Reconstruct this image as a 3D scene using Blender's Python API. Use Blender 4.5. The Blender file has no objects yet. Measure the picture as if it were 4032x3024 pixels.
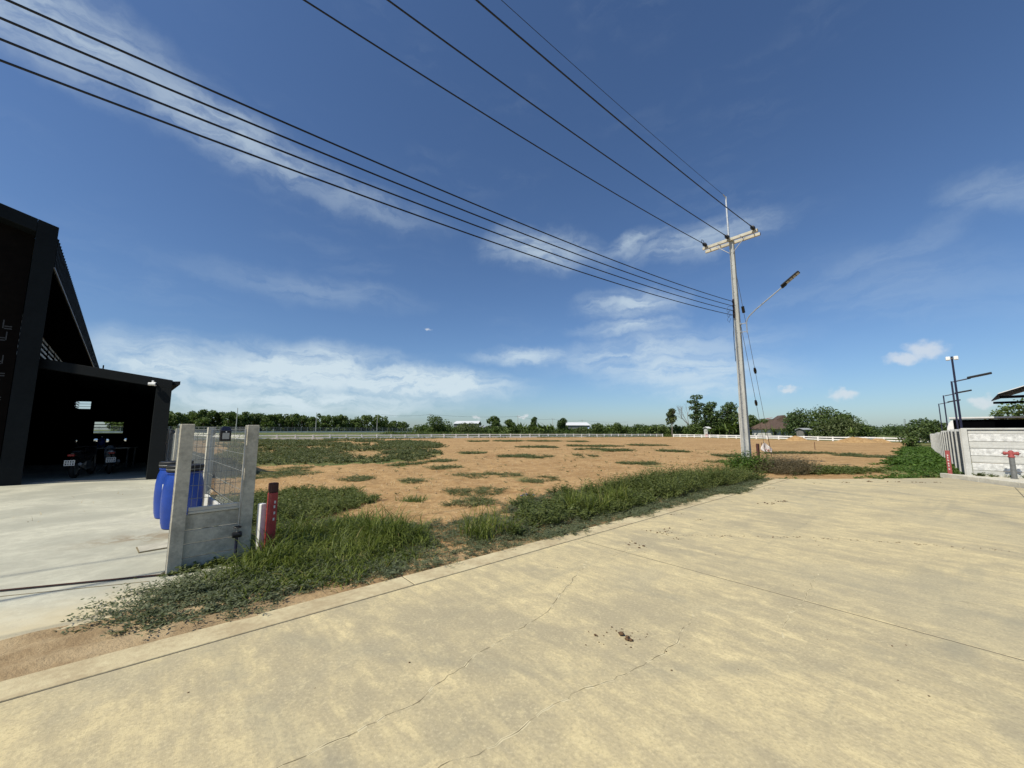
import bpy, bmesh, math, random
import numpy as np
from mathutils import Vector, Matrix

random.seed(7)
RNG = np.random.default_rng(11)
scene = bpy.context.scene
COL = scene.collection
R = math.radians

# ------------------------------------------------------------------ camera
cam_data = bpy.data.cameras.new('camera')
cam = bpy.data.objects.new('camera', cam_data)
COL.objects.link(cam)
cam.location = (0, 0, 1.6)
cam.rotation_euler = (R(90 + 6.892), 0, 0)
cam_data.sensor_width = 36.0
cam_data.lens = 1514 / 4032 * 36.0
cam_data.clip_start = 0.05
cam_data.clip_end = 8000
scene.camera = cam

# ------------------------------------------------------------------ light
UX, UY = .757, .653            # along the road
VX, VY = -.653, .757           # across the road, into the plot
SUN_EL = R(51)
SX, SY = -.762, -.648          # horizontal direction towards the sun
SKY_STRENGTH = 0.09
EXPOSURE = 0.0

def nlink(nt, a, b):
    nt.links.new(a, b)

class NT:
    """small helper to write node trees"""
    def __init__(s, tree):
        s.t = tree
    def n(s, typ, **kw):
        nd = s.t.nodes.new(typ)
        for k, v in kw.items():
            setattr(nd, k, v)
        return nd
    def put(s, sock, v):
        if isinstance(v, bpy.types.NodeSocket):
            s.t.links.new(v, sock)
        elif v is not None:
            if isinstance(v, (tuple, list)) and len(v) == 3 and sock.type == 'RGBA':
                v = (*v, 1)
            sock.default_value = v
    def math(s, op, a, b=None, clamp=False):
        nd = s.n('ShaderNodeMath', operation=op, use_clamp=clamp)
        s.put(nd.inputs[0], a)
        if b is not None:
            s.put(nd.inputs[1], b)
        return nd.outputs[0]
    def mix(s, f, a, b, blend='MIX'):
        nd = s.n('ShaderNodeMix', data_type='RGBA', blend_type=blend)
        s.put(nd.inputs[0], f); s.put(nd.inputs[6], a); s.put(nd.inputs[7], b)
        return nd.outputs[2]
    def rng(s, v, a, b, c=0.0, d=1.0, smooth=True):
        nd = s.n('ShaderNodeMapRange', interpolation_type='SMOOTHSTEP' if smooth else 'LINEAR')
        s.put(nd.inputs[0], v)
        for i, q in enumerate((a, b, c, d)):
            s.put(nd.inputs[i + 1], q)
        return nd.outputs[0]
    def noise(s, vec, scale, detail=4, rough=.55, dist=0.0):
        nd = s.n('ShaderNodeTexNoise')
        s.put(nd.inputs['Vector'], vec)
        nd.inputs['Scale'].default_value = scale
        nd.inputs['Detail'].default_value = detail
        nd.inputs['Roughness'].default_value = rough
        nd.inputs['Distortion'].default_value = dist
        return nd.outputs[0]
    def mapping(s, vec, loc=(0, 0, 0), rot=(0, 0, 0), scale=(1, 1, 1), typ='POINT'):
        nd = s.n('ShaderNodeMapping', vector_type=typ)
        s.put(nd.inputs[0], vec)
        nd.inputs[1].default_value = loc; nd.inputs[2].default_value = rot; nd.inputs[3].default_value = scale
        return nd.outputs[0]

world = bpy.data.worlds.new('World')
scene.world = world
world.use_nodes = True
wt = world.node_tree
wt.nodes.clear()
W = NT(wt)
sky = W.n('ShaderNodeTexSky', sky_type='NISHITA', sun_disc=False)
sky.sun_elevation = SUN_EL
sky.sun_rotation = math.atan2(SX, SY)
sky.altitude = 0
sky.air_density = 1.0
sky.dust_density = 0.6
sky.ozone_density = 2.2
tc = W.n('ShaderNodeTexCoord')
sep = W.n('ShaderNodeSeparateXYZ'); W.put(sep.inputs[0], tc.outputs['Generated'])
az = W.math('MULTIPLY', W.math('ARCTAN2', sep.outputs[0], sep.outputs[1]), 180 / math.pi)
el = W.math('MULTIPLY', W.math('ARCSINE', sep.outputs[2]), 180 / math.pi)
cmb = W.n('ShaderNodeCombineXYZ'); W.put(cmb.inputs[0], az); W.put(cmb.inputs[1], el)
AE = cmb.outputs[0]
# wispy ice cloud: soft streaks (start az, start el, end az, end el, half width, strength), degrees
CIRRUS = [(-66, 37.0, -45.3, 34.8, 3.0, .62), (-51.1, 35.3, -28.7, 31.4, 2.4, .52), (-34, 31.4, -14.4, 29.0, 1.8, .26),
          (-47.9, 7.4, -35.4, 5.6, 2.8, .95), (-39.5, 6.9, -19.2, 8.4, 2.9, 1.25), (-26.3, 7.2, -2.8, 6.4, 2.0, 1.35),
          (-11.4, 5.9, -1.5, 6.5, 1.0, .9), (-46, 3.6, -10.7, 4.4, 2.2, .95), (-4.6, 10.8, 6.6, 11.3, 1.0, .7),
          (7.9, 10.3, 31.3, 11.5, 2.2, .6), (14.6, 9.0, 33.0, 7.3, 2.8, .72), (20.6, 5.4, 33.4, 5.0, 1.1, .6),
          (12.9, 18.0, 22.6, 17.5, 1.9, .66), (12.1, 14.6, 23.0, 14.4, 1.1, .6), (-1.9, 26.7, 11, 25.4, 2.3, .6),
          (14.5, 25.4, 21.8, 26.6, 1.1, .5), (20.4, 24.4, 34.2, 25, 1.7, .5), (-39.5, 18.6, -17.1, 18.4, 1.6, .17),
          (34.2, 15.6, 54.8, 20.6, 1.2, .12), (51.3, 22.2, 58, 20.3, 1.3, .22), (40.2, 17.4, 56.5, 12.3, 3, .10),
          (88, 28, 118, 24, 4, .5), (140, 12, 175, 9, 4, .7), (-140, 30, -105, 26, 4, .5), (-110, 9, -70, 8, 4, .7)]
CUMULUS = [(44.7, 7.55, 47.6, 7.45, .62), (46.6, 8.1, 48.6, 7.9, .95), (39.9, 4.0, 42.0, 4.0, .6),
           (35.0, 5.0, 36.6, 5.0, .42), (50.0, 2.7, 51.2, 2.7, .5), (-13.3, 14.6, -12.3, 14.6, .22),
           (-6, 1.9, -4.6, 1.9, .25), (1, 2.1, 2.4, 2.1, .25), (-70, 7, -66, 7, 1), (75, 6, 79, 6, 1.1)]

def blobs(lst, vec, pad=1.0):
    tot = None
    for b in lst:
        a0, e0, a1, e1, w = b[:5]
        st = b[5] if len(b) > 5 else 1.0
        ln = math.hypot(a1 - a0, e1 - e0)
        m = W.mapping(vec, ((a0 + a1) / 2, (e0 + e1) / 2, 0), (0, 0, math.atan2(e1 - e0, a1 - a0)),
                      (ln * .5 * pad + w * .4, w, 1), 'TEXTURE')
        vl = W.n('ShaderNodeVectorMath', operation='LENGTH'); W.put(vl.inputs[0], m)
        v = W.rng(vl.outputs['Value'], 1.75, 0.0, 0.0, st)
        tot = v if tot is None else W.math('MAXIMUM', tot, v)
    return tot
# warp so that outlines break up
nw = W.n('ShaderNodeTexNoise'); W.put(nw.inputs['Vector'], AE)
nw.inputs['Scale'].default_value = .16; nw.inputs['Detail'].default_value = 5; nw.inputs['Roughness'].default_value = .6
vs = W.n('ShaderNodeVectorMath', operation='SUBTRACT'); W.put(vs.inputs[0], nw.outputs['Color']); vs.inputs[1].default_value = (.5, .5, .5)
vm = W.n('ShaderNodeVectorMath', operation='MULTIPLY'); W.put(vm.inputs[0], vs.outputs[0]); vm.inputs[1].default_value = (9, 4.2, 0)
va = W.n('ShaderNodeVectorMath', operation='ADD'); W.put(va.inputs[0], AE); W.put(va.inputs[1], vm.outputs[0])
WARP = va.outputs[0]
streak = W.noise(W.mapping(WARP, rot=(0, 0, R(8)), scale=(.16, .62, 1)), 1.0, 6, .6, .3)
soft = W.noise(W.mapping(AE, scale=(.05, .11, 1)), 1.0, 3, .5)
c1 = W.math('MULTIPLY', blobs(CIRRUS, WARP), W.rng(streak, .26, .62, .25, 1.15))
veil = W.math('MULTIPLY', W.rng(soft, .45, .75), W.rng(streak, .4, .75, 0, .07))
c1 = W.math('ADD', c1, veil, True)
vm2 = W.n('ShaderNodeVectorMath', operation='MULTIPLY'); W.put(vm2.inputs[0], vs.outputs[0]); vm2.inputs[1].default_value = (1.5, .8, 0)
nw2 = W.n('ShaderNodeTexNoise'); W.put(nw2.inputs['Vector'], AE); nw2.inputs['Scale'].default_value = 1.1; nw2.inputs['Detail'].default_value = 5
vs2 = W.n('ShaderNodeVectorMath', operation='SUBTRACT'); W.put(vs2.inputs[0], nw2.outputs['Color']); vs2.inputs[1].default_value = (.5, .5, .5)
vm3 = W.n('ShaderNodeVectorMath', operation='MULTIPLY'); W.put(vm3.inputs[0], vs2.outputs[0]); vm3.inputs[1].default_value = (2.0, 1.6, 0)
va2 = W.n('ShaderNodeVectorMath', operation='ADD'); W.put(va2.inputs[0], AE); W.put(va2.inputs[1], vm3.outputs[0])
c2 = W.rng(blobs(CUMULUS, va2.outputs[0]), .08, .95, 0, .66)
skycol = W.mix(1.0, sky.outputs[0], (.80, .985, 1.21), 'MULTIPLY')
col = W.mix(W.math('MULTIPLY', c1, .88), skycol, (7.4, 8.7, 9.4))
col = W.mix(c2, col, (8.2, 8.6, 9.0))
bg = W.n('ShaderNodeBackground'); W.put(bg.inputs[0], col); bg.inputs[1].default_value = SKY_STRENGTH
wo = W.n('ShaderNodeOutputWorld'); W.put(wo.inputs[0], bg.outputs[0])

sun_data = bpy.data.lights.new('sun', 'SUN')
sun_data.energy = 4.6
sun_data.angle = R(.53)
sun_data.color = (1.0, .93, .78)
sun = bpy.data.objects.new('sun', sun_data)
COL.objects.link(sun)
sun.location = (-20, -15, 40)
sd = Vector((SX * math.cos(SUN_EL), SY * math.cos(SUN_EL), math.sin(SUN_EL))).normalized()
sun.rotation_euler = sd.to_track_quat('Z', 'Y').to_euler()

scene.view_settings.view_transform = 'Standard'
scene.view_settings.look = 'None'
scene.view_settings.exposure = EXPOSURE
scene.view_settings.gamma = 1.0
scene.view_settings.use_curve_mapping = False

# ------------------------------------------------------------------ helpers
def hash2(ix, iy, seed):
    h = (ix.astype(np.int64) * 374761393 + iy.astype(np.int64) * 668265263 + seed * 1442695041) & 0x7fffffff
    h = ((h ^ (h >> 13)) * 1274126177) & 0x7fffffff
    return ((h ^ (h >> 16)) & 0xffff) / 65535.0

def vnoise(x, y, seed=0):
    ix = np.floor(x); iy = np.floor(y)
    fx = x - ix; fy = y - iy
    fx = fx * fx * (3 - 2 * fx); fy = fy * fy * (3 - 2 * fy)
    a = hash2(ix, iy, seed); b = hash2(ix + 1, iy, seed); c = hash2(ix, iy + 1, seed); d = hash2(ix + 1, iy + 1, seed)
    return (a * (1 - fx) + b * fx) * (1 - fy) + (c * (1 - fx) + d * fx) * fy

def fbm(x, y, seed=0, oct=4):
    t = 0; amp = .5; s = 0
    for i in range(oct):
        t = t + amp * vnoise(x, y, seed + i * 17); s += amp
        x = x * 2.03 + 3.1; y = y * 2.03 + 1.7; amp *= .5
    return t / s

def smooth(e0, e1, x):
    t = np.clip((x - e0) / (e1 - e0), 0, 1)
    return t * t * (3 - 2 * t)

def AB(a, b, z=0.0):
    return (a * UX + b * VX, a * UY + b * VY, z)

def gz_np(x, y):
    """height of the land"""
    d = np.hypot(x, y)
    a = x * UX + y * UY; b = x * VX + y * VY
    plane = -.0062 * np.maximum(x, 0) - .002 * np.minimum(x, 0) - .21
    base = -.035
    z = base + (plane - base) * smooth(18, 62, d)
    # rise towards the tree belt on the far left
    z = z + .75 * smooth(95, 150, d) * smooth(.05, -.35, x / np.maximum(d, 1))
    z = z + (fbm(x * .35, y * .35, 3) - .5) * .16 * smooth(7, 25, d)
    return z

def gz(x, y):
    return float(gz_np(np.array([float(x)]), np.array([float(y)]))[0])

def add(o):
    COL.objects.link(o)
    return o

def tag(o, label=None, cat=None, group=None, kind=None):
    if label: o['label'] = label
    if cat: o['category'] = cat
    if group: o['group'] = group
    if kind: o['kind'] = kind
    return o

def thing(name, label, cat, loc=(0, 0, 0), rz=0.0, group=None, kind=None):
    o = bpy.data.objects.new(name, None)
    o.empty_display_size = .2
    o.location = loc; o.rotation_euler = (0, 0, rz)
    add(o)
    return tag(o, label, cat, group, kind)

def put(name, me, parent=None, loc=None, rz=0.0, mat=None):
    o = bpy.data.objects.new(name, me)
    if mat is not None and len(me.materials) == 0:
        me.materials.append(mat)
    add(o)
    if parent is not None: o.parent = parent
    if loc is not None: o.location = loc
    if rz: o.rotation_euler = (0, 0, rz)
    return o

def copy_tree(o, parent=None):
    c = o.copy(); COL.objects.link(c)
    if parent is not None: c.parent = parent
    for ch in list(o.children):
        copy_tree(ch, c)
    return c

class MB:
    def __init__(s):
        s.v = []; s.f = []
    def obox(s, p, a, b, c):
        p, a, b, c = map(Vector, (p, a, b, c))
        i = len(s.v)
        for k in range(8):
            s.v.append(tuple(p + a * (k & 1) + b * ((k >> 1) & 1) + c * ((k >> 2) & 1)))
        fs = [(0, 2, 3, 1), (4, 5, 7, 6), (0, 1, 5, 4), (2, 6, 7, 3), (0, 4, 6, 2), (1, 3, 7, 5)]
        if a.cross(b).dot(c) < 0: fs = [t[::-1] for t in fs]
        s.f += [tuple(i + q for q in t) for t in fs]
        return s
    def box(s, x, y, z, sx, sy, sz, rz=0.0):
        """centre x,y, bottom z"""
        c, n = math.cos(rz), math.sin(rz)
        ex = Vector((c * sx, n * sx, 0)); ey = Vector((-n * sy, c * sy, 0))
        p = Vector((x, y, z)) - ex / 2 - ey / 2
        return s.obox(p, ex, ey, (0, 0, sz))
    def prism(s, poly, z0, z1):
        n = len(poly); i = len(s.v)
        area = sum(poly[k][0] * poly[(k + 1) % n][1] - poly[(k + 1) % n][0] * poly[k][1] for k in range(n))
        if area < 0: poly = poly[::-1]
        f0 = (lambda p: p[2]) if False else None
        for p in poly: s.v.append((p[0], p[1], z0))
        for p in poly: s.v.append((p[0], p[1], z1))
        s.f.append(tuple(range(i + n - 1, i - 1, -1))); s.f.append(tuple(range(i + n, i + 2 * n)))
        for k in range(n):
            s.f.append((i + k, i + (k + 1) % n, i + n + (k + 1) % n, i + n + k))
        return s
    def tube(s, pts, r, n=8, cap=True):
        pts = [Vector(p) for p in pts]
        rs = r if isinstance(r, (list, tuple)) else [r] * len(pts)
        i0 = len(s.v)
        up = None
        for k, p in enumerate(pts):
            if k == 0: d = pts[1] - p
            elif k == len(pts) - 1: d = p - pts[k - 1]
            else: d = (pts[k + 1] - pts[k - 1])
            d.normalize()
            if up is None:
                up = Vector((0, 0, 1)) if abs(d.z) < .9 else Vector((1, 0, 0))
            e1 = (up - d * up.dot(d)).normalized(); e2 = d.cross(e1)
            up = e1
            for q in range(n):
                t = 2 * math.pi * q / n
                s.v.append(tuple(p + (e1 * math.cos(t) + e2 * math.sin(t)) * rs[k]))
        for k in range(len(pts) - 1):
            for q in range(n):
                a = i0 + k * n + q; b = i0 + k * n + (q + 1) % n
                s.f.append((a, b, b + n, a + n))
        if cap:
            s.f.append(tuple(i0 + q for q in range(n - 1, -1, -1)))
            m = i0 + (len(pts) - 1) * n
            s.f.append(tuple(m + q for q in range(n)))
        return s
    def lathe(s, prof, c=(0, 0, 0), n=16, axis='Z'):
        i0 = len(s.v)
        for (r, z) in prof:
            for q in range(n):
                t = 2 * math.pi * q / n
                a, b = r * math.cos(t), r * math.sin(t)
                p = (a, b, z) if axis == 'Z' else ((z, a, b) if axis == 'X' else (b, z, a))
                s.v.append((c[0] + p[0], c[1] + p[1], c[2] + p[2]))
        for k in range(len(prof) - 1):
            for q in range(n):
                a = i0 + k * n + q; b = i0 + k * n + (q + 1) % n
                s.f.append((a, b, b + n, a + n))
        s.f.append(tuple(i0 + q for q in range(n - 1, -1, -1)))
        m = i0 + (len(prof) - 1) * n
        s.f.append(tuple(m + q for q in range(n)))
        return s
    def torus(s, c, R_, r, axis='Y', n=20, m=8):
        i0 = len(s.v)
        for k in range(n):
            t = 2 * math.pi * k / n
            for q in range(m):
                u = 2 * math.pi * q / m
                rr = R_ + r * math.cos(u); h = r * math.sin(u)
                p = (rr * math.cos(t), h, rr * math.sin(t)) if axis == 'Y' else (rr * math.cos(t), rr * math.sin(t), h)
                s.v.append((c[0] + p[0], c[1] + p[1], c[2] + p[2]))
        for k in range(n):
            for q in range(m):
                a = i0 + k * m + q; b = i0 + k * m + (q + 1) % m
                a2 = i0 + ((k + 1) % n) * m + q; b2 = i0 + ((k + 1) % n) * m + (q + 1) % m
                s.f.append((a, a2, b2, b))
        return s
    def quad(s, *p):
        i = len(s.v); s.v += [tuple(q) for q in p]; s.f.append(tuple(range(i, i + len(p)))); return s
    def mesh(s, name, mat=None, smooth_=False):
        me = bpy.data.meshes.new(name)
        me.from_pydata(s.v, [], s.f)
        me.validate(); me.update()
        if mat is not None: me.materials.append(mat)
        if smooth_:
            me.polygons.foreach_set('use_smooth', [True] * len(me.polygons))
        return me
    def build(s, name, mat, parent=None, loc=None, rz=0.0, smooth_=False, bevel=0.0, sharp=None):
        me = s.mesh(name, mat, smooth_)
        if smooth_:
            try: me.set_sharp_from_angle(angle=R(sharp or 40))
            except Exception: pass
        o = put(name, me, parent, loc, rz)
        if bevel:
            b = o.modifiers.new('bevel', 'BEVEL'); b.width = bevel; b.segments = 2; b.limit_method = 'ANGLE'
        return o

def quads_mesh(name, V, Q, mat, tone=None, smooth_=False):
    """numpy arrays -> mesh; Q is (m,4)"""
    V = np.asarray(V, dtype=np.float32).reshape(-1, 3); Q = np.asarray(Q, dtype=np.int32)
    me = bpy.data.meshes.new(name)
    me.vertices.add(len(V)); me.vertices.foreach_set('co', V.ravel())
    me.loops.add(Q.size); me.loops.foreach_set('vertex_index', Q.ravel())
    me.polygons.add(len(Q))
    k = Q.shape[1]
    me.polygons.foreach_set('loop_start', np.arange(0, Q.size, k, dtype=np.int32))
    try: me.polygons.foreach_set('loop_total', np.full(len(Q), k, dtype=np.int32))
    except Exception: pass
    if tone is not None:
        at = me.attributes.new('tone', 'FLOAT', 'FACE')
        at.data.foreach_set('value', np.asarray(tone, dtype=np.float32).ravel())
    me.update(calc_edges=True)
    if smooth_: me.polygons.foreach_set('use_smooth', [True] * len(Q))
    if mat is not None: me.materials.append(mat)
    return me

# ------------------------------------------------------------------ materials
MATS = {}
def newmat(name):
    m = bpy.data.materials.new(name); m.use_nodes = True
    m.node_tree.nodes.clear()
    N = NT(m.node_tree)
    out = N.n('ShaderNodeOutputMaterial')
    bs = N.n('ShaderNodeBsdfPrincipled')
    N.put(out.inputs[0], bs.outputs[0])
    MATS[name] = m
    return m, N, bs, out

def mat(name, c, rough=.7, metal=0.0, var=.15, scale=6.0, bump=.0, bscale=60.0, spec=.4, c2=None, spots=0.0, stretch=(1, 1, 1), coat=0):
    """plain worn surface: two colours broken up by noise at two scales, fine relief"""
    m, N, bs, out = newmat(name)
    t = N.n('ShaderNodeTexCoord').outputs['Object']
    tt = N.mapping(t, scale=stretch)
    n1 = N.noise(tt, scale, 6, .6)
    n2 = N.noise(tt, scale * 7.3, 4, .6)
    f = N.math('ADD', N.math('MULTIPLY', n1, .65), N.math('MULTIPLY', n2, .35))
    f = N.rng(f, .33, .67)
    lo = tuple(x * (1 - var) for x in c) if c2 is None else c2
    hi = tuple(min(1, x * (1 + var)) for x in c)
    col = N.mix(f, lo, hi)
    if spots:
        sp = N.rng(N.noise(t, scale * 2.1, 7, .7), .60, .72, 0, spots)
        col = N.mix(sp, col, tuple(x * .35 for x in c))
    N.put(bs.inputs['Base Color'], col)
    N.put(bs.inputs['Roughness'], N.rng(n2, .3, .7, max(0, rough - .1), min(1, rough + .1)))
    bs.inputs['Metallic'].default_value = metal
    bs.inputs['Specular IOR Level'].default_value = spec
    if coat: bs.inputs['Coat Weight'].default_value = coat
    if bump:
        b = N.n('ShaderNodeBump'); b.inputs['Strength'].default_value = bump; b.inputs['Distance'].default_value = .01
        N.put(b.inputs['Height'], N.noise(t, bscale, 6, .65)); N.put(bs.inputs['Normal'], b.outputs[0])
    return m

def leafmat(name, dark, light, trans=.25, dry=None, rough=.55):
    """leaves: per-leaf colour from the face attribute 'tone'"""
    m, N, bs, out = newmat(name)
    at = N.n('ShaderNodeAttribute', attribute_name='tone').outputs['Fac']
    col = N.mix(at, dark, light)
    if dry:
        col = N.mix(N.rng(at, .9, .97), col, dry)
    N.put(bs.inputs['Base Color'], col)
    bs.inputs['Roughness'].default_value = rough
    bs.inputs['Specular IOR Level'].default_value = .3
    tr = N.n('ShaderNodeBsdfTranslucent'); N.put(tr.inputs[0], N.mix(1.0, col, (1.15, 1.25, .7), 'MULTIPLY'))
    mx = N.n('ShaderNodeMixShader'); mx.inputs[0].default_value = trans
    N.put(mx.inputs[1], bs.outputs[0]); N.put(mx.inputs[2], tr.outputs[0]); N.put(out.inputs[0], mx.outputs[0])
    return m

def road_mat():
    m, N, bs, out = newmat('road_concrete')
    t = N.n('ShaderNodeTexCoord').outputs['Object']
    q = N.mapping(t, rot=(0, 0, -math.atan2(UY, UX)))          # x along the road, y across
    blot = N.noise(q, .55, 6, .62, .5)
    blot2 = N.noise(N.mapping(q, scale=(2.2, .8, 1)), 1.5, 7, .68, .3)
    broom = N.noise(N.mapping(q, rot=(0, 0, R(12)), scale=(5.0, .8, 1)), 2.6, 8, .72, .4)
    wheel = N.noise(N.mapping(q, rot=(0, 0, R(-28)), scale=(.16, 1.3, 1)), 1.4, 5, .6, .6)
    fine = N.noise(t, 48, 5, .7)
    sand = N.math('ADD', N.math('MULTIPLY', blot, .6), N.math('MULTIPLY', blot2, .5))
    col = N.mix(N.rng(sand, .44, .62), (0.425, 0.365, 0.233), (0.633, 0.528, 0.297))
    col = N.mix(N.rng(blot2, .56, .66, 0, .55), col, (0.732, 0.611, 0.342))
    col = N.mix(N.rng(broom, .38, .58, .42, 0), col, (0.367, 0.315, 0.204))
    mot = N.noise(t, 6.5, 10, .82, .35)
    col = N.mix(N.rng(mot, .43, .53, .40, 0), col, (0.396, 0.338, 0.220))
    col = N.mix(N.rng(mot, .54, .63, 0, .45), col, (0.732, 0.620, 0.355))
    col = N.mix(N.rng(wheel, .57, .68, 0, .34), col, (0.326, 0.296, 0.204))
    grey = N.noise(q, .30, 6, .62, .9)
    col = N.mix(N.rng(grey, .50, .62, 0, .42), col, (0.396, 0.353, 0.244))
    col = N.mix(N.rng(fine, .50, .64, 0, .40), col, (0.297, 0.253, 0.160))
    col = N.mix(N.rng(fine, .46, .34, 0, .35), col, (0.772, 0.668, 0.408))
    sp = N.noise(t, 150, 3, .7)
    col = N.mix(N.rng(sp, .62, .70, 0, .5), col, (0.188, 0.158, 0.098))
    spot = N.noise(t, 2.7, 4, .5, .2)
    col = N.mix(N.rng(spot, .70, .76, 0, .45), col, (0.237, 0.205, 0.133))
    # faint turning tyre marks
    tn = N.rng(N.noise(t, 1.1, 6, .7, .4), .40, .62)
    for cx, cy, rad, wd, st in ((2.0, 7.0, 7.25, .16, .5), (2.0, 7.0, 5.75, .16, .42), (-3.5, -3.0, 8.6, .14, .4), (-3.5, -3.0, 10.1, .14, .36), (9.0, -2.0, 6.2, .14, .4), (9.0, -2.0, 7.6, .14, .34), (1.0, 12.0, 9.2, .13, .3)):
        vl = N.n('ShaderNodeVectorMath', operation='DISTANCE'); N.put(vl.inputs[0], t); vl.inputs[1].default_value = (cx, cy, 0)
        d_ = N.math('ABSOLUTE', N.math('SUBTRACT', N.math('ADD', vl.outputs['Value'], N.math('MULTIPLY', blot, .35)), rad + .17))
        col = N.mix(N.math('MULTIPLY', N.rng(d_, wd, wd * .25, 0, st), tn), col, (.27, .255, .195))
    N.put(bs.inputs['Base Color'], col)
    bs.inputs['Roughness'].default_value = .86
    bs.inputs['Specular IOR Level'].default_value = .25
    b = N.n('ShaderNodeBump'); b.inputs['Strength'].default_value = .28; b.inputs['Distance'].default_value = .004
    h = N.math('ADD', N.noise(N.mapping(q, scale=(6, 1, 1)), 30, 5, .7), N.math('MULTIPLY', fine, .8))
    N.put(b.inputs['Height'], h); N.put(bs.inputs['Normal'], b.outputs[0])
    return m

def apron_mat():
    m, N, bs, out = newmat('apron_concrete')
    t = N.n('ShaderNodeTexCoord').outputs['Object']
    q = N.mapping(t, rot=(0, 0, R(-24)))
    b1 = N.noise(q, .7, 6, .62, .6)
    sw = N.noise(N.mapping(q, scale=(.5, 2.6, 1)), 1.6, 6, .65, .8)
    fine = N.noise(t, 40, 5, .7)
    col = N.mix(N.rng(b1, .36, .66), (.41, .405, .325), (.585, .57, .45))
    col = N.mix(N.rng(sw, .56, .74, 0, .4), col, (.33, .315, .255))
    mo = N.noise(t, 5, 8, .78, .3)
    col = N.mix(N.rng(mo, .42, .58, .4, 0), col, (.38, .365, .29))
    col = N.mix(N.rng(fine, .54, .72, 0, .3), col, (.25, .24, .20))
    st = N.n('ShaderNodeVectorMath', operation='LENGTH'); N.put(st.inputs[0], N.mapping(t, loc=(-5.35, 6.05, 0), rot=(0, 0, R(25)), scale=(.85, .38, 1), typ='TEXTURE'))
    wet = N.math('MULTIPLY', N.rng(st.outputs['Value'], 1.6, .2), N.rng(N.noise(t, 3.2, 7, .7, .6), .42, .60))
    col = N.mix(N.math('MULTIPLY', wet, .7), col, (.25, .19, .115))
    # sand washed towards the road
    g = N.n('ShaderNodeSeparateXYZ'); N.put(g.inputs[0], N.mapping(t, rot=(0, 0, -math.atan2(UY, UX))))
    edge = N.math('ADD', g.outputs[1], N.math('MULTIPLY', N.noise(t, 2.3, 5), 1.2))
    col = N.mix(N.rng(edge, 6.6, 5.5, 0, .75), col, (.60, .50, .30))
    N.put(bs.inputs['Base Color'], col)
    bs.inputs['Roughness'].default_value = .85; bs.inputs['Specular IOR Level'].default_value = .25
    b = N.n('ShaderNodeBump'); b.inputs['Strength'].default_value = .3; b.inputs['Distance'].default_value = .006
    N.put(b.inputs['Height'], fine); N.put(bs.inputs['Normal'], b.outputs[0])
    return m

def soil_mat():
    m, N, bs, out = newmat('soil_ground')
    t = N.n('ShaderNodeTexCoord').outputs['Object']
    gr = N.n('ShaderNodeAttribute', attribute_name='green').outputs['Fac']
    pa = N.n('ShaderNodeAttribute', attribute_name='grey').outputs['Fac']
    big = N.noise(t, .22, 6, .6, .4)
    med = N.noise(t, 2.2, 7, .65)
    fine = N.noise(t, 17, 6, .7)
    peb = N.n('ShaderNodeTexVoronoi'); N.put(peb.inputs['Vector'], t); peb.inputs['Scale'].default_value = 13
    peb2 = N.n('ShaderNodeTexVoronoi'); N.put(peb2.inputs['Vector'], t); peb2.inputs['Scale'].default_value = 4.2
    col = N.mix(N.rng(N.math('ADD', N.math('MULTIPLY', big, .5), N.math('MULTIPLY', med, .5)), .36, .64),
                (.325, .195, .083), (.50, .325, .150))
    col = N.mix(N.rng(fine, .5, .72, 0, .6), col, (.20, .118, .052))
    col = N.mix(N.rng(fine, .46, .28, 0, .55), col, (.58, .40, .21))
    clod = N.noise(N.mapping(t, scale=(1, 1.6, 1)), 3.6, 8, .8, .3)
    col = N.mix(N.rng(clod, .50, .60, 0, .5), col, (.235, .138, .06))
    col = N.mix(N.rng(clod, .46, .37, 0, .5), col, (.57, .395, .20))
    col = N.mix(N.math('MULTIPLY', N.rng(peb.outputs['Distance'], .30, .16, 0, .8), N.rng(med, .42, .6)), col, (.62, .47, .28))
    col = N.mix(N.math('MULTIPLY', N.rng(peb2.outputs['Distance'], .17, .08, 0, .8), N.rng(fine, .4, .6)), col, (.64, .50, .32))
    g1 = N.noise(t, .35, 6, .65); g2 = N.noise(t, 4, 5, .7)
    gcol = N.mix(N.rng(g1, .35, .65), (.075, .10, .03), (.15, .175, .058))
    gcol = N.mix(N.rng(g2, .5, .72, 0, .5), gcol, (.21, .19, .075))
    gm = N.rng(N.math('ADD', gr, N.math('MULTIPLY', N.math('SUBTRACT', med, .5), .7)), .35, .65)
    sa_ = N.n('ShaderNodeAttribute', attribute_name='sand').outputs['Fac']
    scol = N.mix(N.rng(med, .38, .62), (.30, .215, .12), (.45, .345, .205))
    scol = N.mix(N.rng(fine, .5, .7, 0, .4), scol, (.20, .14, .08))
    col = N.mix(N.math('MULTIPLY', sa_, .9), col, scol)
    col = N.mix(gm, col, gcol)
    col = N.mix(pa, col, N.mix(N.rng(med, .3, .7), (.25, .24, .22), (.36, .34, .31)))
    N.put(bs.inputs['Base Color'], col)
    bs.inputs['Roughness'].default_value = .95; bs.inputs['Specular IOR Level'].default_value = .15
    b = N.n('ShaderNodeBump'); b.inputs['Strength'].default_value = .7; b.inputs['Distance'].default_value = .04
    N.put(b.inputs['Height'], N.math('ADD', N.math('MULTIPLY', N.noise(t, 6, 7, .7), 1.2), N.math('MULTIPLY', fine, .6)))
    N.put(bs.inputs['Normal'], b.outputs[0])
    return m

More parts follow.
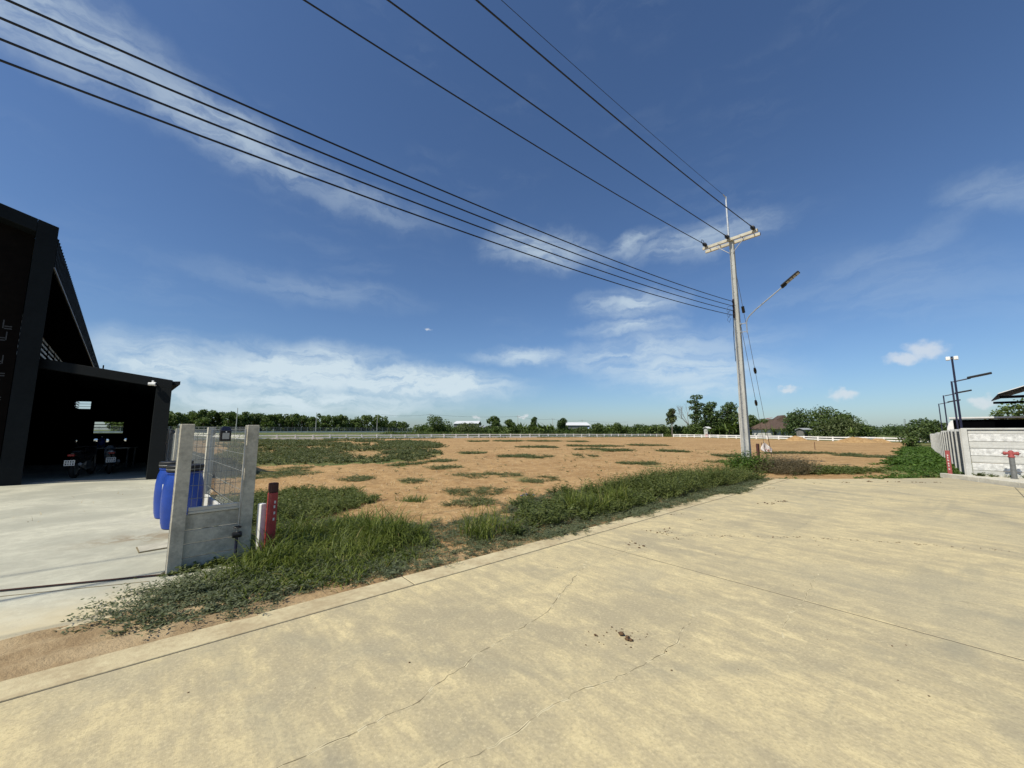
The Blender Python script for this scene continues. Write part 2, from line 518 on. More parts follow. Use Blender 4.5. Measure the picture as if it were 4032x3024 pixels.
ROAD = road_mat(); APRON = apron_mat(); SOIL = soil_mat()
CONC = mat('weathered_concrete', (.48, .445, .355), .88, var=.3, scale=3.2, bump=.5, bscale=45, spots=.5, spec=.25)
CONC_POLE = mat('pole_concrete', (.43, .43, .40), .85, var=.18, scale=5, bump=.35, bscale=50, spots=.35, spec=.25, stretch=(1, 1, .35))
CONC_EDGE = mat('pale_concrete', (.56, .53, .44), .88, var=.16, scale=4, bump=.4, bscale=50, spots=.3, spec=.25)
CONC_STRIP = mat('strip_concrete', (.56, .485, .30), .88, var=.10, scale=2.6, bump=.4, bscale=50, spots=.35, spec=.25, c2=(.42, .335, .20))
WALL_SMOOTH = mat('smooth_precast', (.52, .52, .49), .85, var=.12, scale=3, bump=.2, bscale=40, spec=.25, spots=.2)
WALL_ROUGH = mat('rough_precast', (.62, .62, .60), .9, var=.3, scale=9, bump=1.0, bscale=26, spec=.2)
WALL_SIDE = mat('shaded_precast', (.15, .15, .14), .9, var=.3, scale=2, bump=.3, bscale=40, spec=.2, spots=.4)  # grey set far below the posts: shade of the side face put into its colour
WHITE = mat('white_paint', (.84, .84, .81), .6, var=.1, scale=5, bump=.1, spots=.15)
WHITE_OLD = mat('old_white_paint', (.60, .59, .55), .75, var=.22, scale=5, bump=.2, spots=.5)
RED = mat('red_paint', (.36, .035, .035), .45, var=.25, scale=7, bump=.15, spots=.25, spec=.5)
RED_FADED = mat('faded_red_paint', (.31, .065, .06), .65, var=.25, scale=7, bump=.15, spots=.2)
RUST = mat('rusty_brown', (.085, .035, .025), .8, var=.3, scale=9, bump=.3)
BLACKM = mat('black_metal', (.0028, .0030, .0036), .9, var=.25, scale=2, spec=.0)
DARKM = mat('dark_metal', (.0055, .0075, .0088), .7, var=.2, scale=1.5, spec=.15)
ROOFM = mat('roof_sheet', (.010, .013, .015), .6, var=.2, scale=1.5, spec=.2)
SLOTM = mat('slot_edge', (.05, .05, .052), .6, var=.3, scale=9)
LOUVRE = mat('louvre_sheet', (.24, .25, .26), .5, var=.15, scale=2, spec=.4)
SCREENM = mat('brown_screen', (.0065, .0048, .0040), .8, var=.3, scale=4, spec=.05)
GALV = mat('galvanised_steel', (.46, .47, .47), .42, .7, var=.15, scale=12, spec=.5)
WIREM = mat('fence_wire', (.30, .31, .29), .5, .35, var=.12, scale=14)
STEEL = mat('dull_steel', (.22, .22, .21), .55, .5, var=.2, scale=10)
RUBBER = mat('black_rubber', (.011, .011, .012), .55, var=.2, scale=10, spec=.4)
CERAM = mat('black_insulator', (.008, .008, .009), .28, var=.1, scale=5, spec=.5)
BLUEP = mat('blue_plastic', (.010, .05, .30), .38, var=.14, scale=4, bump=.05, spec=.45, spots=.15)
BLUEPOLE = mat('blue_pole_paint', (.016, .018, .045), .5, var=.2, scale=6)
LENS = mat('led_panel', (.40, .40, .37), .35, var=.1, scale=30)
SOLAR = mat('solar_cell', (.012, .014, .03), .2, var=.1, scale=10, spec=.5)
GLASS_D = mat('dark_glass', (.02, .022, .025), .12, var=.1, scale=5, spec=.5)
MIRROR = mat('mirror_glass', (.75, .77, .8), .06, 1.0, var=.03, scale=4)
PLATE = mat('number_plate', (.72, .72, .70), .5, var=.05, scale=10)
INK = mat('black_print', (.02, .02, .02), .6, var=.05)
TYRE = mat('tyre', (.013, .013, .013), .8, var=.2, scale=14, bump=.2)
BIKE_DARK = mat('black_fairing', (.013, .012, .013), .3, var=.1, scale=5, spec=.5)
BIKE_WHITE = mat('white_fairing', (.55, .56, .58), .3, var=.06, scale=5, spec=.5)
REDLENS = mat('red_lens', (.25, .01, .01), .25, var=.1)
BAGM = mat('white_cloth', (.66, .62, .60), .8, var=.1, scale=12, bump=.3, bscale=25)
BARK = mat('bark', (.115, .085, .06), .9, var=.3, scale=3, bump=.5, bscale=14)
BARK_GREY = mat('grey_bark', (.20, .175, .15), .9, var=.25, scale=3)
STEM = mat('green_stem', (.09, .115, .04), .8, var=.3, scale=8)
TILE_BROWN = mat('brown_roof_tile', (.105, .07, .052), .8, var=.25, scale=1.6, bump=.3, bscale=3)
TILE_RED = mat('red_roof_tile', (.28, .075, .05), .7, var=.2, scale=1.4)
WALLW = mat('house_wall', (.62, .61, .57), .8, var=.08, scale=1)
SHEDW = mat('shed_wall', (.17, .18, .18), .75, var=.2, scale=.7)
SHEDROOF = mat('shed_roof', (.72, .73, .73), .5, var=.06, scale=.6)
SHEDROOF_G = mat('grey_shed_roof', (.36, .38, .40), .55, var=.1, scale=.6)
OLDWOOD = mat('old_boards', (.20, .19, .17), .85, var=.35, scale=1.2, stretch=(4, 4, .4))
CRACKM = mat('crack_soil', (.20, .165, .095), .95, var=.35, scale=18)
CRACKSAND = mat('crack_sand', (.615, .535, .335), .95, var=.12, scale=14)
CLODM = mat('mud_clod', (.12, .07, .035), .95, var=.4, scale=30, bump=.5)
STONEM = mat('field_stone', (.50, .37, .22), .9, var=.3, scale=20)
PVC = mat('pvc_pipe', (.62, .60, .55), .5, var=.1, scale=8)
BLUESCRAP = mat('blue_scrap', (.10, .14, .42), .5, var=.2, scale=20)
CABLE = mat('cable_sheath', (.008, .009, .012), .5, var=.1, scale=3)

GRASS = leafmat('grass_blade', (.064, .094, .014), (.235, .272, .052), .30, (.34, .28, .11))
STRAW = leafmat('straw', (.34, .25, .12), (.62, .50, .28), .1)
GRASS_F = leafmat('field_grass', (.05, .085, .018), (.15, .20, .05), .25, (.24, .20, .10))
WEED = leafmat('weed_leaf', (.082, .102, .052), (.20, .222, .118), .26, (.24, .19, .10))
FIELDW = leafmat('field_weed_leaf', (.075, .094, .038), (.185, .205, .085), .26, (.23, .18, .09))
WEED_G = leafmat('bush_leaf', (.068, .092, .024), (.195, .225, .062), .28, (.24, .19, .09))
LUSH = leafmat('vine_leaf', (.045, .09, .014), (.13, .22, .04), .28)
DEADL = leafmat('dry_twig', (.075, .062, .032), (.19, .155, .085), .1)
TREEL = leafmat('tree_leaf', (.050, .084, .020), (.155, .212, .054), .28)
TREEL2 = leafmat('dark_tree_leaf', (.042, .074, .021), (.125, .178, .055), .28)
TREEL3 = leafmat('pale_tree_leaf', (.055, .078, .026), (.145, .175, .062), .25)
PALML = leafmat('palm_leaf', (.045, .08, .014), (.19, .25, .055), .25, (.30, .24, .06))

# ================================================================== SETTING
# ---- land: one sheet to the horizon
def poly_mask(x, y, poly):
    inside = np.zeros(x.shape, bool)
    n = len(poly); j = n - 1
    for i in range(n):
        xi, yi = poly[i]; xj, yj = poly[j]
        c = ((yi > y) != (yj > y)) & (x < (xj - xi) * (y - yi) / (yj - yi + 1e-12) + xi)
        inside ^= c; j = i
    return inside

RF0, RF1, RF2 = (-82, 48.5), (53, 132), (82, 47)         # white rail fence corners
WALL_C = (15.64, 13.41)                                   # corner of the precast wall
PATCHES = [(-8.8, 15.3, 1.4, 2.0), (-5.1, 19.1, .8, 1.2), (-2.9, 17.2, .7, .8), (-3.7, 20.5, .7, .8), (-.8, 14.4, 1.3, 1.0),
           (.8, 13.0, .7, .9), (-5.2, 13.2, .5, .8), (-3.4, 12.8, .7, .5), (-.9, 10.6, .9, .7), (-1.0, 9.0, .6, .5),
           (.8, 24.8, 1.6, 1.6), (-2.9, 28.9, .9, 1.0), (8.1, 34, 2.4, 2.2), (5.3, 66, 3, 3.2), (-1, 66, 3, 3.2),
           (-5.7, 65, 1.6, 3), (11.2, 66, 2.4, 2.6), (13.3, 32, 1.2, 1.0), (6.2, 19.3, 1.0, .8), (4.4, 24.7, .9, .9),
           (14.3, 25.8, 1.0, 1.4), (11, 20.7, .6, .6), (21.9, 30.1, 2.8, 1.1), (24.8, 27, 2.2, 2.6), (9.5, 45, 3, 2.5), (-9, 30, .9, 1),
           (2.5, 40, 2, 1.6), (17, 48, 3, 2)]
BIGPATCH = [(-13.5, 16.5), (-9.4, 17.5), (-6.2, 19.8), (-5, 26), (-6.3, 38), (-12, 58), (-20, 68), (-52, 66), (-29, 40)]

def build_ground():
    ang = np.concatenate([np.linspace(R(-66), R(66), 560, endpoint=False), np.linspace(R(66), R(294), 70, endpoint=False)])
    rr = [.6]
    while rr[-1] < 150: rr.append(rr[-1] * (1.022 if rr[-1] > 2 else 1.12))
    while rr[-1] < 5200: rr.append(rr[-1] * 1.10)
    rr = np.array(rr)
    A, Rr = np.meshgrid(ang, rr)
    x = np.sin(A) * Rr; y = np.cos(A) * Rr
    z = gz_np(x, y)
    a = x * UX + y * UY; b = x * VX + y * VY
    d = np.hypot(x, y)
    rough = (fbm(x * 1.7, y * 1.7, 21, 5) - .5) * .10 + (fbm(x * 7, y * 7, 5, 3) - .5) * .045
    fade = smooth(90, 45, d)
    onplot = smooth(4.3, 5.4, b)
    z = z + rough * fade * onplot
    # ruts left by machines on the right part of the plot
    rut = np.sin((y * .8 + x * .25) * 5.5) * .03 * smooth(20, 24, x) * smooth(42, 34, d)
    z = z + rut
    # strip of sand between apron and road: nearly level with both
    strip = smooth(4.02, 4.18, b) * smooth(5.3, 4.9, b) * smooth(1.6, .6, a)
    z = z * (1 - strip) + strip * (.004 + (fbm(x * 3, y * 3, 9) - .5) * .03 + .017 * np.sin(b * 22 + (fbm(x * 1.2, y * 1.2, 15) - .5) * 2))
    # under road and apron: lower
    lim_ = np.interp(a, [-30, 15.4, 16.6, 18.2, 19.95, 20.3], [4.04, 4.0, 2.9, 1.7, .4, -9])
    under = smooth(lim_ + .04, lim_ - .04, b)
    z = z - under * .10
    apr = poly_mask(x, y, [(-3.3, 4.05), (-3.85, 4.6), (-3.75, 5.1), (-11.9, 13.3), (-24, 24), (-45, 10), (-30, -14), (-9.6, -2.0)])
    z = np.where(apr, np.minimum(z, -.10), z)
    z = np.where((Rr < 1.5), -.13, z)
    n_a = len(ang); n_r = len(rr)
    V = np.stack([x, y, z], -1).reshape(-1, 3)
    i, j = np.meshgrid(np.arange(n_r - 1), np.arange(n_a), indexing='ij')
    j2 = (j + 1) % n_a
    Q = np.stack([i * n_a + j, i * n_a + j2, (i + 1) * n_a + j2, (i + 1) * n_a + j], -1).reshape(-1, 4)[:, ::-1]
    me = quads_mesh('ground', V, Q, SOIL, smooth_=True)
    # land cover
    def side(p, q):
        return (q[0] - p[0]) * (y - p[1]) - (q[1] - p[1]) * (x - p[0])
    beyond1 = smooth(0, 500, side(RF0, RF1)); beyond2 = smooth(0, 200, side(RF1, RF2))
    green = np.maximum(beyond1, beyond2)
    bx, by = x + (fbm(x * .6, y * .6, 31) - .5) * 3, y + (fbm(x * .6, y * .6, 37) - .5) * 5
    big = poly_mask(bx, by, BIGPATCH) * (.22 + .62 * fbm(x * .3, y * .2, 43))
    green = np.maximum(green, big)
    for (cx, cy, rx, ry) in PATCHES:
        q = ((bx - cx) / rx) ** 2 + ((by - cy) / ry) ** 2
        green = np.maximum(green, (.5 if cy < 40 else .3) * smooth(1.3, .3, q))
    wd_ = .722 * (y - WALL_C[1]) - .692 * (x - WALL_C[0])
    side_strip = smooth(3.0, 1.2, np.abs(wd_ - .6)) * smooth(16, 22, a) * .6
    green = np.maximum(green, side_strip)
    green = np.maximum(green, .35 * smooth(4.6, 5.0, b) * smooth(6.2, 5.4, b) * smooth(.5, 2, a) * smooth(15, 13, a))
    green = np.where(d > 140, 1, green)
    back = (y < 0)
    green = np.where(back & (d > 25), 1, green)
    s1 = side(RF0, RF1) / math.hypot(RF1[0] - RF0[0], RF1[1] - RF0[1])
    grey = smooth(1.0, 2.0, s1) * smooth(8, 6.5, s1) * smooth(30, 5, x)
    for nm, arr in (('green', green), ('grey', grey), ('sand', np.maximum(strip, .55 * smooth(5.0, 4.4, b) * (b > 3.9) * (a < 16)))):
        at = me.attributes.new(nm, 'FLOAT', 'POINT')
        at.data.foreach_set('value', arr.astype(np.float32).ravel())
    o = put('ground', me)
    tag(o, 'bare orange soil of the empty plot running out to green fields', 'ground', kind='structure')
build_ground()

# ---- road: concrete bays with open joints
road = thing('road', 'pale yellowish concrete road with sawn joints and cracks', 'road', kind='structure')
G = .0065
def bay(poly, m=ROAD, name='slab', z=0.0, t=.14, parent=road):
    mb = MB().prism([AB(*p)[:2] for p in poly], z - t, z)
    return mb.build(name, m, parent, bevel=.006)
bay([(-18, -.85 + G), (-5.4 - G, -.85 + G), (-5.4 - G, 3.87 - G), (-18, 3.87 - G)])
bay([(-5.4 + G, -.85 + G), (4.62 - G, -.85 + G), (4.62 - G, 3.87 - G), (-5.4 + G, 3.87 - G)])
bay([(4.62 + G, -.85 + G), (18.15, -.85 + G), (19.0, -.25), (19.95, .45), (18.2, 1.75), (16.6, 2.95), (15.6, 3.87 - G), (4.62 + G, 3.87 - G)])
bay([(-18, -6), (-5.4 - G, -6), (-5.4 - G, -.85 - G), (-18, -.85 - G)])
bay([(-5.4 + G, -6), (4.62 - G, -6), (4.62 - G, -.85 - G), (-5.4 + G, -.85 - G)])
bay([(4.62 + G, -6), (12.5, -6), (15.9, -2.75), (18.1, -.85 - G), (4.62 + G, -.85 - G)])
for a0, a1 in ((-18, -5.4), (-5.4, 2.0), (2.0, 8.6), (8.6, 15.55)):
    bay([(a0 + G, 3.87 + G), (a1 - G, 3.87 + G), (a1 - (.35 if a1 > 15 else G), 4.17), (a0 + G, 4.17)], CONC_STRIP, 'edge_slab', z=.004)

JOINT = mat('joint_sealant', (.10, .088, .06), .9, var=.3, scale=9)
def filler(a0, b0, a1, b1, w=.008):
    p, q = Vector(AB(a0, b0)), Vector(AB(a1, b1)); d = (q - p).normalized(); n = Vector((-d.y, d.x, 0))
    MB().obox(p - n * w - Vector((0, 0, .06)), q - p, n * w * 2, (0, 0, .0575)).build('joint_sealant', JOINT, road)
filler(4.62, -5.9, 4.62, 3.86); filler(-5.4, -5.9, -5.4, 3.86); filler(-17.9, 3.87, 15.5, 3.87, .009); filler(-17.9, -.85, 18.1, -.85)
for a_ in (2.0, 8.6):
    filler(a_, 3.88, a_, 4.2, .006)
def crack(pts, w, seed):
    rs = random.Random(seed)
    P = []
    for k in range(len(pts) - 1):
        p, q = Vector(pts[k]), Vector(pts[k + 1])
        n = max(2, int((q - p).length / .045))
        for i in range(n):
            P.append(p.lerp(q, i / n))
    P.append(Vector(pts[-1]))
    mb = MB(); L = []; Rr = []
    off = 0
    for k, p in enumerate(P):
        d = (P[min(k + 1, len(P) - 1)] - P[max(k - 1, 0)]).normalized()
        nrm = Vector((-d.y, d.x))
        off = off * .75 + rs.uniform(-1, 1) * .017
        end = min(1, k / 6, (len(P) - 1 - k) / 6)
        ww = w * rs.uniform(.25, 1.25) * max(.12, end)
        if rs.random() < .22: ww *= .25
        c = p + nrm * off
        L.append(c + nrm * ww); Rr.append(c - nrm * ww)
    for k in range(len(P) - 1):
        mb.quad((*L[k], .0015), (*Rr[k], .0015), (*Rr[k + 1], .0015), (*L[k + 1], .0015))
    cr = mb.build('crack', CRACKM, road)
    mb = MB()
    for k in range(len(P) - 1):
        m0, m1 = (L[k] + Rr[k]) / 2, (L[k + 1] + Rr[k + 1]) / 2
        h0 = (L[k] - Rr[k]).normalized() * rs.uniform(.003, .013); h1 = h0 * rs.uniform(.7, 1.2)
        if rs.random() < .5: continue
        mb.quad((*(m0 + h0), .0006), (*(m0 - h0 * .8), .0006), (*(m1 - h1 * .8), .0006), (*(m1 + h1), .0006))
    mb.build('crack_sand', CRACKSAND, cr)
crack([(.95, 5.0), (.72, 4.5), (.40, 3.82), (.24, 3.56), (-.02, 3.22), (-.33, 2.84), (-.63, 2.44), (-.83, 2.27), (-1.07, 2.10), (-1.3, 1.9), (-1.7, 1.6)], .0026, 1)
crack([(1.62, 3.62), (1.3, 3.22), (1.09, 3.0), (.78, 2.78), (.57, 2.64), (.41, 2.58), (.11, 2.33), (-.09, 2.18), (-.42, 2.0), (-.8, 1.75)], .0022, 2)
crack([(3.45, 4.54), (3.05, 4.15), (2.58, 3.74), (2.27, 3.44), (2.1, 3.2)], .0017, 3)
crack([(1.75, 5.6), (1.35, 5.25), (.95, 5.0)], .002, 4)

# ---- apron in front of the dark building
apron = thing('apron', 'grey concrete forecourt in front of the dark building', 'forecourt', kind='structure')
TR0 = Vector((-3.92, 4.50)); TRD = Vector((-.945, -.327)); TRN = Vector((.327, -.945))
def lin(p, d, t): q = p + d * t; return (q.x, q.y)
MB().prism([lin(TR0, TRD, 0), (-3.98, 4.70), (-3.68, 5.14), (-11.35, 12.80), (-11.5, 12.95), (-19, 20.5), (-34, 21), (-30, -4), lin(TR0, TRD, 20)], -.12, .012).build('slab', APRON, apron, bevel=.006)
fr = [lin(TR0 + TRN * .05, TRD, 0), lin(TR0 + TRN * .05, TRD, 20), AB(-22, 4.9)[:2], AB(-.15, 4.9)[:2], (-3.16, 4.42), (-3.05, 4.72), (-3.30, 4.97), (-3.72, 4.52)]
MB().prism(fr, -.12, .006).build('front_slab', APRON, apron, bevel=.006)
track = thing('gate_track', 'rusty sliding gate rail let into the concrete forecourt', 'gate rail', (TR0.x, TR0.y, 0))
MB().obox((0, 0, .006), (TRD.x * 14, TRD.y * 14, 0), (TRN.x * .016, TRN.y * .016, 0), (0, 0, .009)).build('rail', RUST, track)
q = TRN * .19
MB().obox((q.x, q.y, .003), (TRD.x * 14, TRD.y * 14, 0), (TRN.x * .016, TRN.y * .016, 0), (0, 0, .0055)).build('groove', CRACKM, track)
hatch = thing('drain_cover', 'square concrete drain cover in the forecourt beside the drums', 'drain cover', (-4.86, 5.5, .014), R(48))
MB().box(0, 0, 0, .40, .36, .008).build('rim', CRACKM, hatch)
MB().box(0, 0, .009, .375, .335, .006).build('lid', mat('cover_concrete', (.46, .435, .35), .88, var=.15, scale=4), hatch)

# ---- kerb by the right wall
kerb = thing('kerb', 'raised concrete kerb in front of the precast wall', 'kerb', kind='structure')
kp = [(20.15, .62), (19.15, -.22), (18.2, -.95), (16.0, -2.8), (12.6, -6.05)]
for k in range(len(kp) - 1):
    p, q = Vector(AB(*kp[k])), Vector(AB(*kp[k + 1]))
    d = (q - p).normalized(); n = Vector((-d.y, d.x, 0))
    MB().obox(p + d * .004 - Vector((0, 0, .12)), d * ((q - p).length - .008), n * .16, (0, 0, .255)).build('kerb_stone', CONC_EDGE, kerb, bevel=.012)
verge = MB().prism([AB(*p)[:2] for p in [(20.25, .62), (20.7, .6), (20.8, -6), (12.9, -6.05), (16.2, -2.9), (18.35, -1.0), (19.3, -.25)]], -.1, .085).build('verge', CONC_EDGE)
tag(verge, 'narrow sandy concrete verge between kerb and precast wall', 'verge', kind='structure')

# ================================================================== LEFT BUILDING
P0 = Vector((-14.43, 11.57, 0)); U3 = Vector((UX, UY, 0)); V3 = Vector((VX, VY, 0)); Z3 = Vector((0, 0, 1))
E1 = Vector((.911, .413, 0)).normalized(); E2 = Vector((-E1.y, E1.x, 0))
WD = Vector((-.712, .702, 0)).normalized(); WN = Vector((WD.y, -WD.x, 0))
bld = thing('dark_building', 'tall black metal factory building with portal frame and perforated screen', 'building')
# portal frame: right leg, raked top beam, left leg
def top(t): return 8.02 + .30 * t
portal_w = 8.0
PD = Vector((-.80, .60, 0))
def leg(t0, t1, name):
    mb = MB(); i = 0
    a, b = P0 - U3 * t0, P0 - U3 * t1
    dep = PD * 1.0
    vs_ = [a, b, b + dep, a + dep]
    for p in vs_: mb.v.append((p.x, p.y, 0))
    for p, t in zip(vs_, (t0, t1, t1, t0)): mb.v.append((p.x, p.y, top(t)))
    mb.f = [(3, 2, 1, 0), (4, 5, 6, 7), (0, 1, 5, 4), (1, 2, 6, 5), (2, 3, 7, 6), (3, 0, 4, 7)]
    return mb.build(name, DARKM, bld, bevel=.01)
leg(0, .44, 'portal_leg'); leg(portal_w - .44, portal_w, 'portal_leg')
mb = MB()
for t, th in ((.443, .42), (portal_w - .443, .42)):
    for dd in (0, 1.0):
        p = P0 - U3 * t + PD * dd
        mb.v.append((p.x, p.y, top(t) - .003)); mb.v.append((p.x, p.y, top(t) - th))
mb.f = [(0, 4, 5, 1), (2, 3, 7, 6), (0, 2, 6, 4), (1, 5, 7, 3), (0, 1, 3, 2), (4, 6, 7, 5)]
mb.build('portal_beam', DARKM, bld, bevel=.01)
# perforated screen: brown panels with slots
scr_o = P0 - U3 * .45 + PD * .5
def scr(name, t0, t1, z0, z1, m, d=0.0, th=.03, par=bld):
    return MB().obox(scr_o - U3 * t0 + V3 * d + Z3 * z0, -U3 * (t1 - t0), V3 * th, Z3 * (z1 - z0)).build(name, m, par)
for k in range(5):
    pn = scr('screen_panel', k * 1.45 + .005, k * 1.45 + 1.445, .15, top(k * 1.45 + .45) - .15, SCREENM)
    if k > 0: continue
    rs = random.Random(k + 2)
    def slot(tt, zz, w_, h_):
        MB().obox(scr_o - U3 * tt - V3 * .006 + Z3 * zz, -U3 * w_, V3 * .005, Z3 * h_).build('slot', SLOTM, pn)
    for k2, zz in enumerate(np.arange(2.5, 4.9, .36)):
        for c in (0, 1, 2):
            if rs.random() < .2 + .1 * c: continue
            tt = .16 + c * .40 + .1 * (k2 % 2)
            slot(tt, zz, .15, .03); slot(tt, zz + .07, .15, .03)
            if rs.random() < .75: slot(tt - .03 if k2 % 2 else tt + .16, zz + .02, .025, .26)
# main hall behind the portal: long side with eave fascia, wall and louvres
H0 = Vector((-15.02, 12.05, 0))
hall_len = 44
MB().obox(H0 + WD * .2 - WN * 12 + Z3 * 0, WD * .12, WN * 10.6, Z3 * 7.4).build('front_wall', BLACKM, bld)
wall_o = H0 - WN * 1.35
MB().obox(wall_o + WD * .33, WD * hall_len, -WN * .12, Z3 * 3.95).build('side_wall', BLACKM, bld)
for k in range(int(hall_len / 3)):
    MB().obox(wall_o + WD * (.4 + k * 3) + WN * .02, WD * .22, -WN * .2, Z3 * 6.9).build('wall_post', BLACKM, bld)
zz = 4.0
k = 0
while zz < 6.6:
    MB().obox(wall_o + WD * .33 + Z3 * zz, WD * hall_len, -WN * .16 + Z3 * .10, Z3 * .115 - WN * .0).build('louvre_slat', LOUVRE, bld)
    zz += .27; k += 1
MB().obox(wall_o + WD * .33 - WN * .5 + Z3 * 3.9, WD * hall_len, -WN * .05, Z3 * 3.0).build('inner_wall', BLACKM, bld)
# fascia with vertical ribs
MB().obox(H0 + WD * .0 + Z3 * 6.92, WD * hall_len, -WN * .05, Z3 * .98).build('eave_fascia', ROOFM, bld)
mb = MB()
for k in range(int(hall_len / .33)):
    mb.obox(H0 + WD * (.05 + k * .33) + Z3 * 6.93, WD * .05, WN * .028, Z3 * .96)
mb.build('fascia_rib', ROOFM, bld)
MB().obox(H0 + Z3 * 6.87, WD * hall_len, WN * .03, Z3 * .045).build('eave_trim', LOUVRE, bld)
MB().obox(H0 - WN * .06 + Z3 * 6.9, WD * hall_len, -WN * 1.5, Z3 * .03).build('soffit', BLACKM, bld)
mb = MB().obox(H0 - WN * .05 + Z3 * 7.6, WD * hall_len, -WN * 6 + Z3 * 1.0, Z3 * .05)
mb.obox(H0 - WN * 6.05 + Z3 * 8.6, WD * hall_len, -WN * 6 - Z3 * 1.0, Z3 * .05)
mb.build('roof', ROOFM, bld)
MB().tube([H0 + WD * 43.6 + WN * .1 + Z3 * 6.9, H0 + WD * 43.6 + WN * .1 + Z3 * 8.9], .06, 6).build('roof_pole', BLACKM, bld)

# garage wing
gar = thing('garage', 'low open black garage wing with parked motorbikes inside', 'garage')
C0 = P0 + V3 * .25; C1 = Vector((-11.50, 12.93, 0))
gl = (C1 - C0).length; GE = (C1 - C0).normalized(); GN = Vector((-GE.y, GE.x, 0))
def gtop(t): return 3.82 - (.53) * t / gl
def gbox(name, t0, t1, d0, d1, z0a, z0b, z1a, z1b, m=BLACKM, par=gar, bev=0):
    """box along the front (t) and depth (WD), heights at both ends"""
    mb = MB()
    for t, zlo, zhi in ((t0, z0a, z1a), (t1, z0b, z1b)):
        for d in (d0, d1):
            p = C0 + GE * t + WD * d
            mb.v.append((p.x, p.y, zlo)); mb.v.append((p.x, p.y, zhi))
    mb.f = [(0, 1, 3, 2), (4, 6, 7, 5), (0, 4, 5, 1), (2, 3, 7, 6), (1, 5, 7, 3), (0, 2, 6, 4)]
    return mb.build(name, m, par, bevel=bev)
gbox('header_beam', -.1, gl, 0, .2, gtop(-.1) - .30, gtop(gl) - .30, gtop(-.1), gtop(gl), DARKM, bev=.008)
gbox('corner_column', gl - .42, gl, 0, .35, 0, 0, gtop(gl - .42) - .303, gtop(gl) - .303, DARKM, bev=.008)
gbox('side_wall', gl - .10, gl - .02, .353, 10, 0, 0, gtop(gl - .1) - .068, gtop(gl) - .068)
gbox('roof', -2.6, gl + .05, .203, 10.4, gtop(-2.6) - .07, gtop(gl + .05) - .07, gtop(-2.6) - .01, gtop(gl + .05) - .01, ROOFM)
gbox('gutter', gl + .002, gl + .22, .1, 10, gtop(gl) - .17, gtop(gl) - .13, gtop(gl) - .03, gtop(gl) - .02, ROOFM)
gbox('inner_wall', -2.6, -2.5, .2, 10, 0, 0, 4.1, 4.1)
gbox('front_infill', -2.5, -.1, .22, .3, 0, 0, 4.1, 3.7)
gbox('threshold', .1, gl - .42, -.03, .10, .013, .013, .05, .05, STEEL)
# back wall with a window opening and a high vent
B = 9.9
def back(t0, t1, z0, z1, nm='back_wall'):
    return gbox(nm, gl - t1, gl - t0, B, B + .1, z0, z0, z1, z1)
def gback(t0, t1, z0): return gbox('back_wall', gl - t1, gl - t0, B, B + .1, z0, z0, gtop(gl - t1) - .072, gtop(gl - t0) - .072)
gback(-.0, 1.1, 0); back(1.1, 2.22, 0, 1.47); gback(1.1, 2.22, 2.02)
gback(2.22, 2.45, 0); back(2.45, 3.05, 0, 2.66); gback(2.45, 3.05, 3.02); gback(3.05, gl + 2.55, 0)
for z in (1.72, 1.88):
    gbox('window_bar', gl - 2.22, gl - 1.1, B + .02, B + .06, z, z, z + .035, z + .035)
gbox('window_bar', gl - 1.66, gl - 1.63, B + .02, B + .05, 1.66, 1.66, 2.02, 2.02)
for z in (2.76, 2.89):
    gbox('vent_slat', gl - 3.05, gl - 2.45, B + .02, B + .05, z, z, z + .018, z + .018, STEEL)
for t in (gl - 2.9, gl - 1.1):
    gbox('roof_truss', t, t + .08, .3, 9.8, gtop(t) - .3, gtop(t) - .3, gtop(t) - .1, gtop(t) - .1)
for k in range(2):
    gbox('wall_batten', gl - .14, gl - .102, 1.0 + k * .5, 1.15 + k * .5, 1.6, 1.6, 2.6, 2.6, STEEL)

# security camera on the header
sc = thing('security_camera', 'small white security camera under the garage beam end', 'camera', tuple(C0 + GE * (gl - .52) - WD * .03 + Z3 * 3.15), math.atan2(GE.y, GE.x))
MB().box(0, -.02, 0, .05, .05, .10).build('bracket', WHITE, sc)
MB().lathe([(.01, 0), (.05, .01), (.05, .15), (.062, .16), (.062, .2), (.02, .2)], (-.09, -.09, -.02), 12, 'X').build('housing', WHITE, sc, smooth_=True)
MB().lathe([(.035, 0), (.035, .012)], (.112, -.09, -.02), 10, 'X').build('lens', GLASS_D, sc)

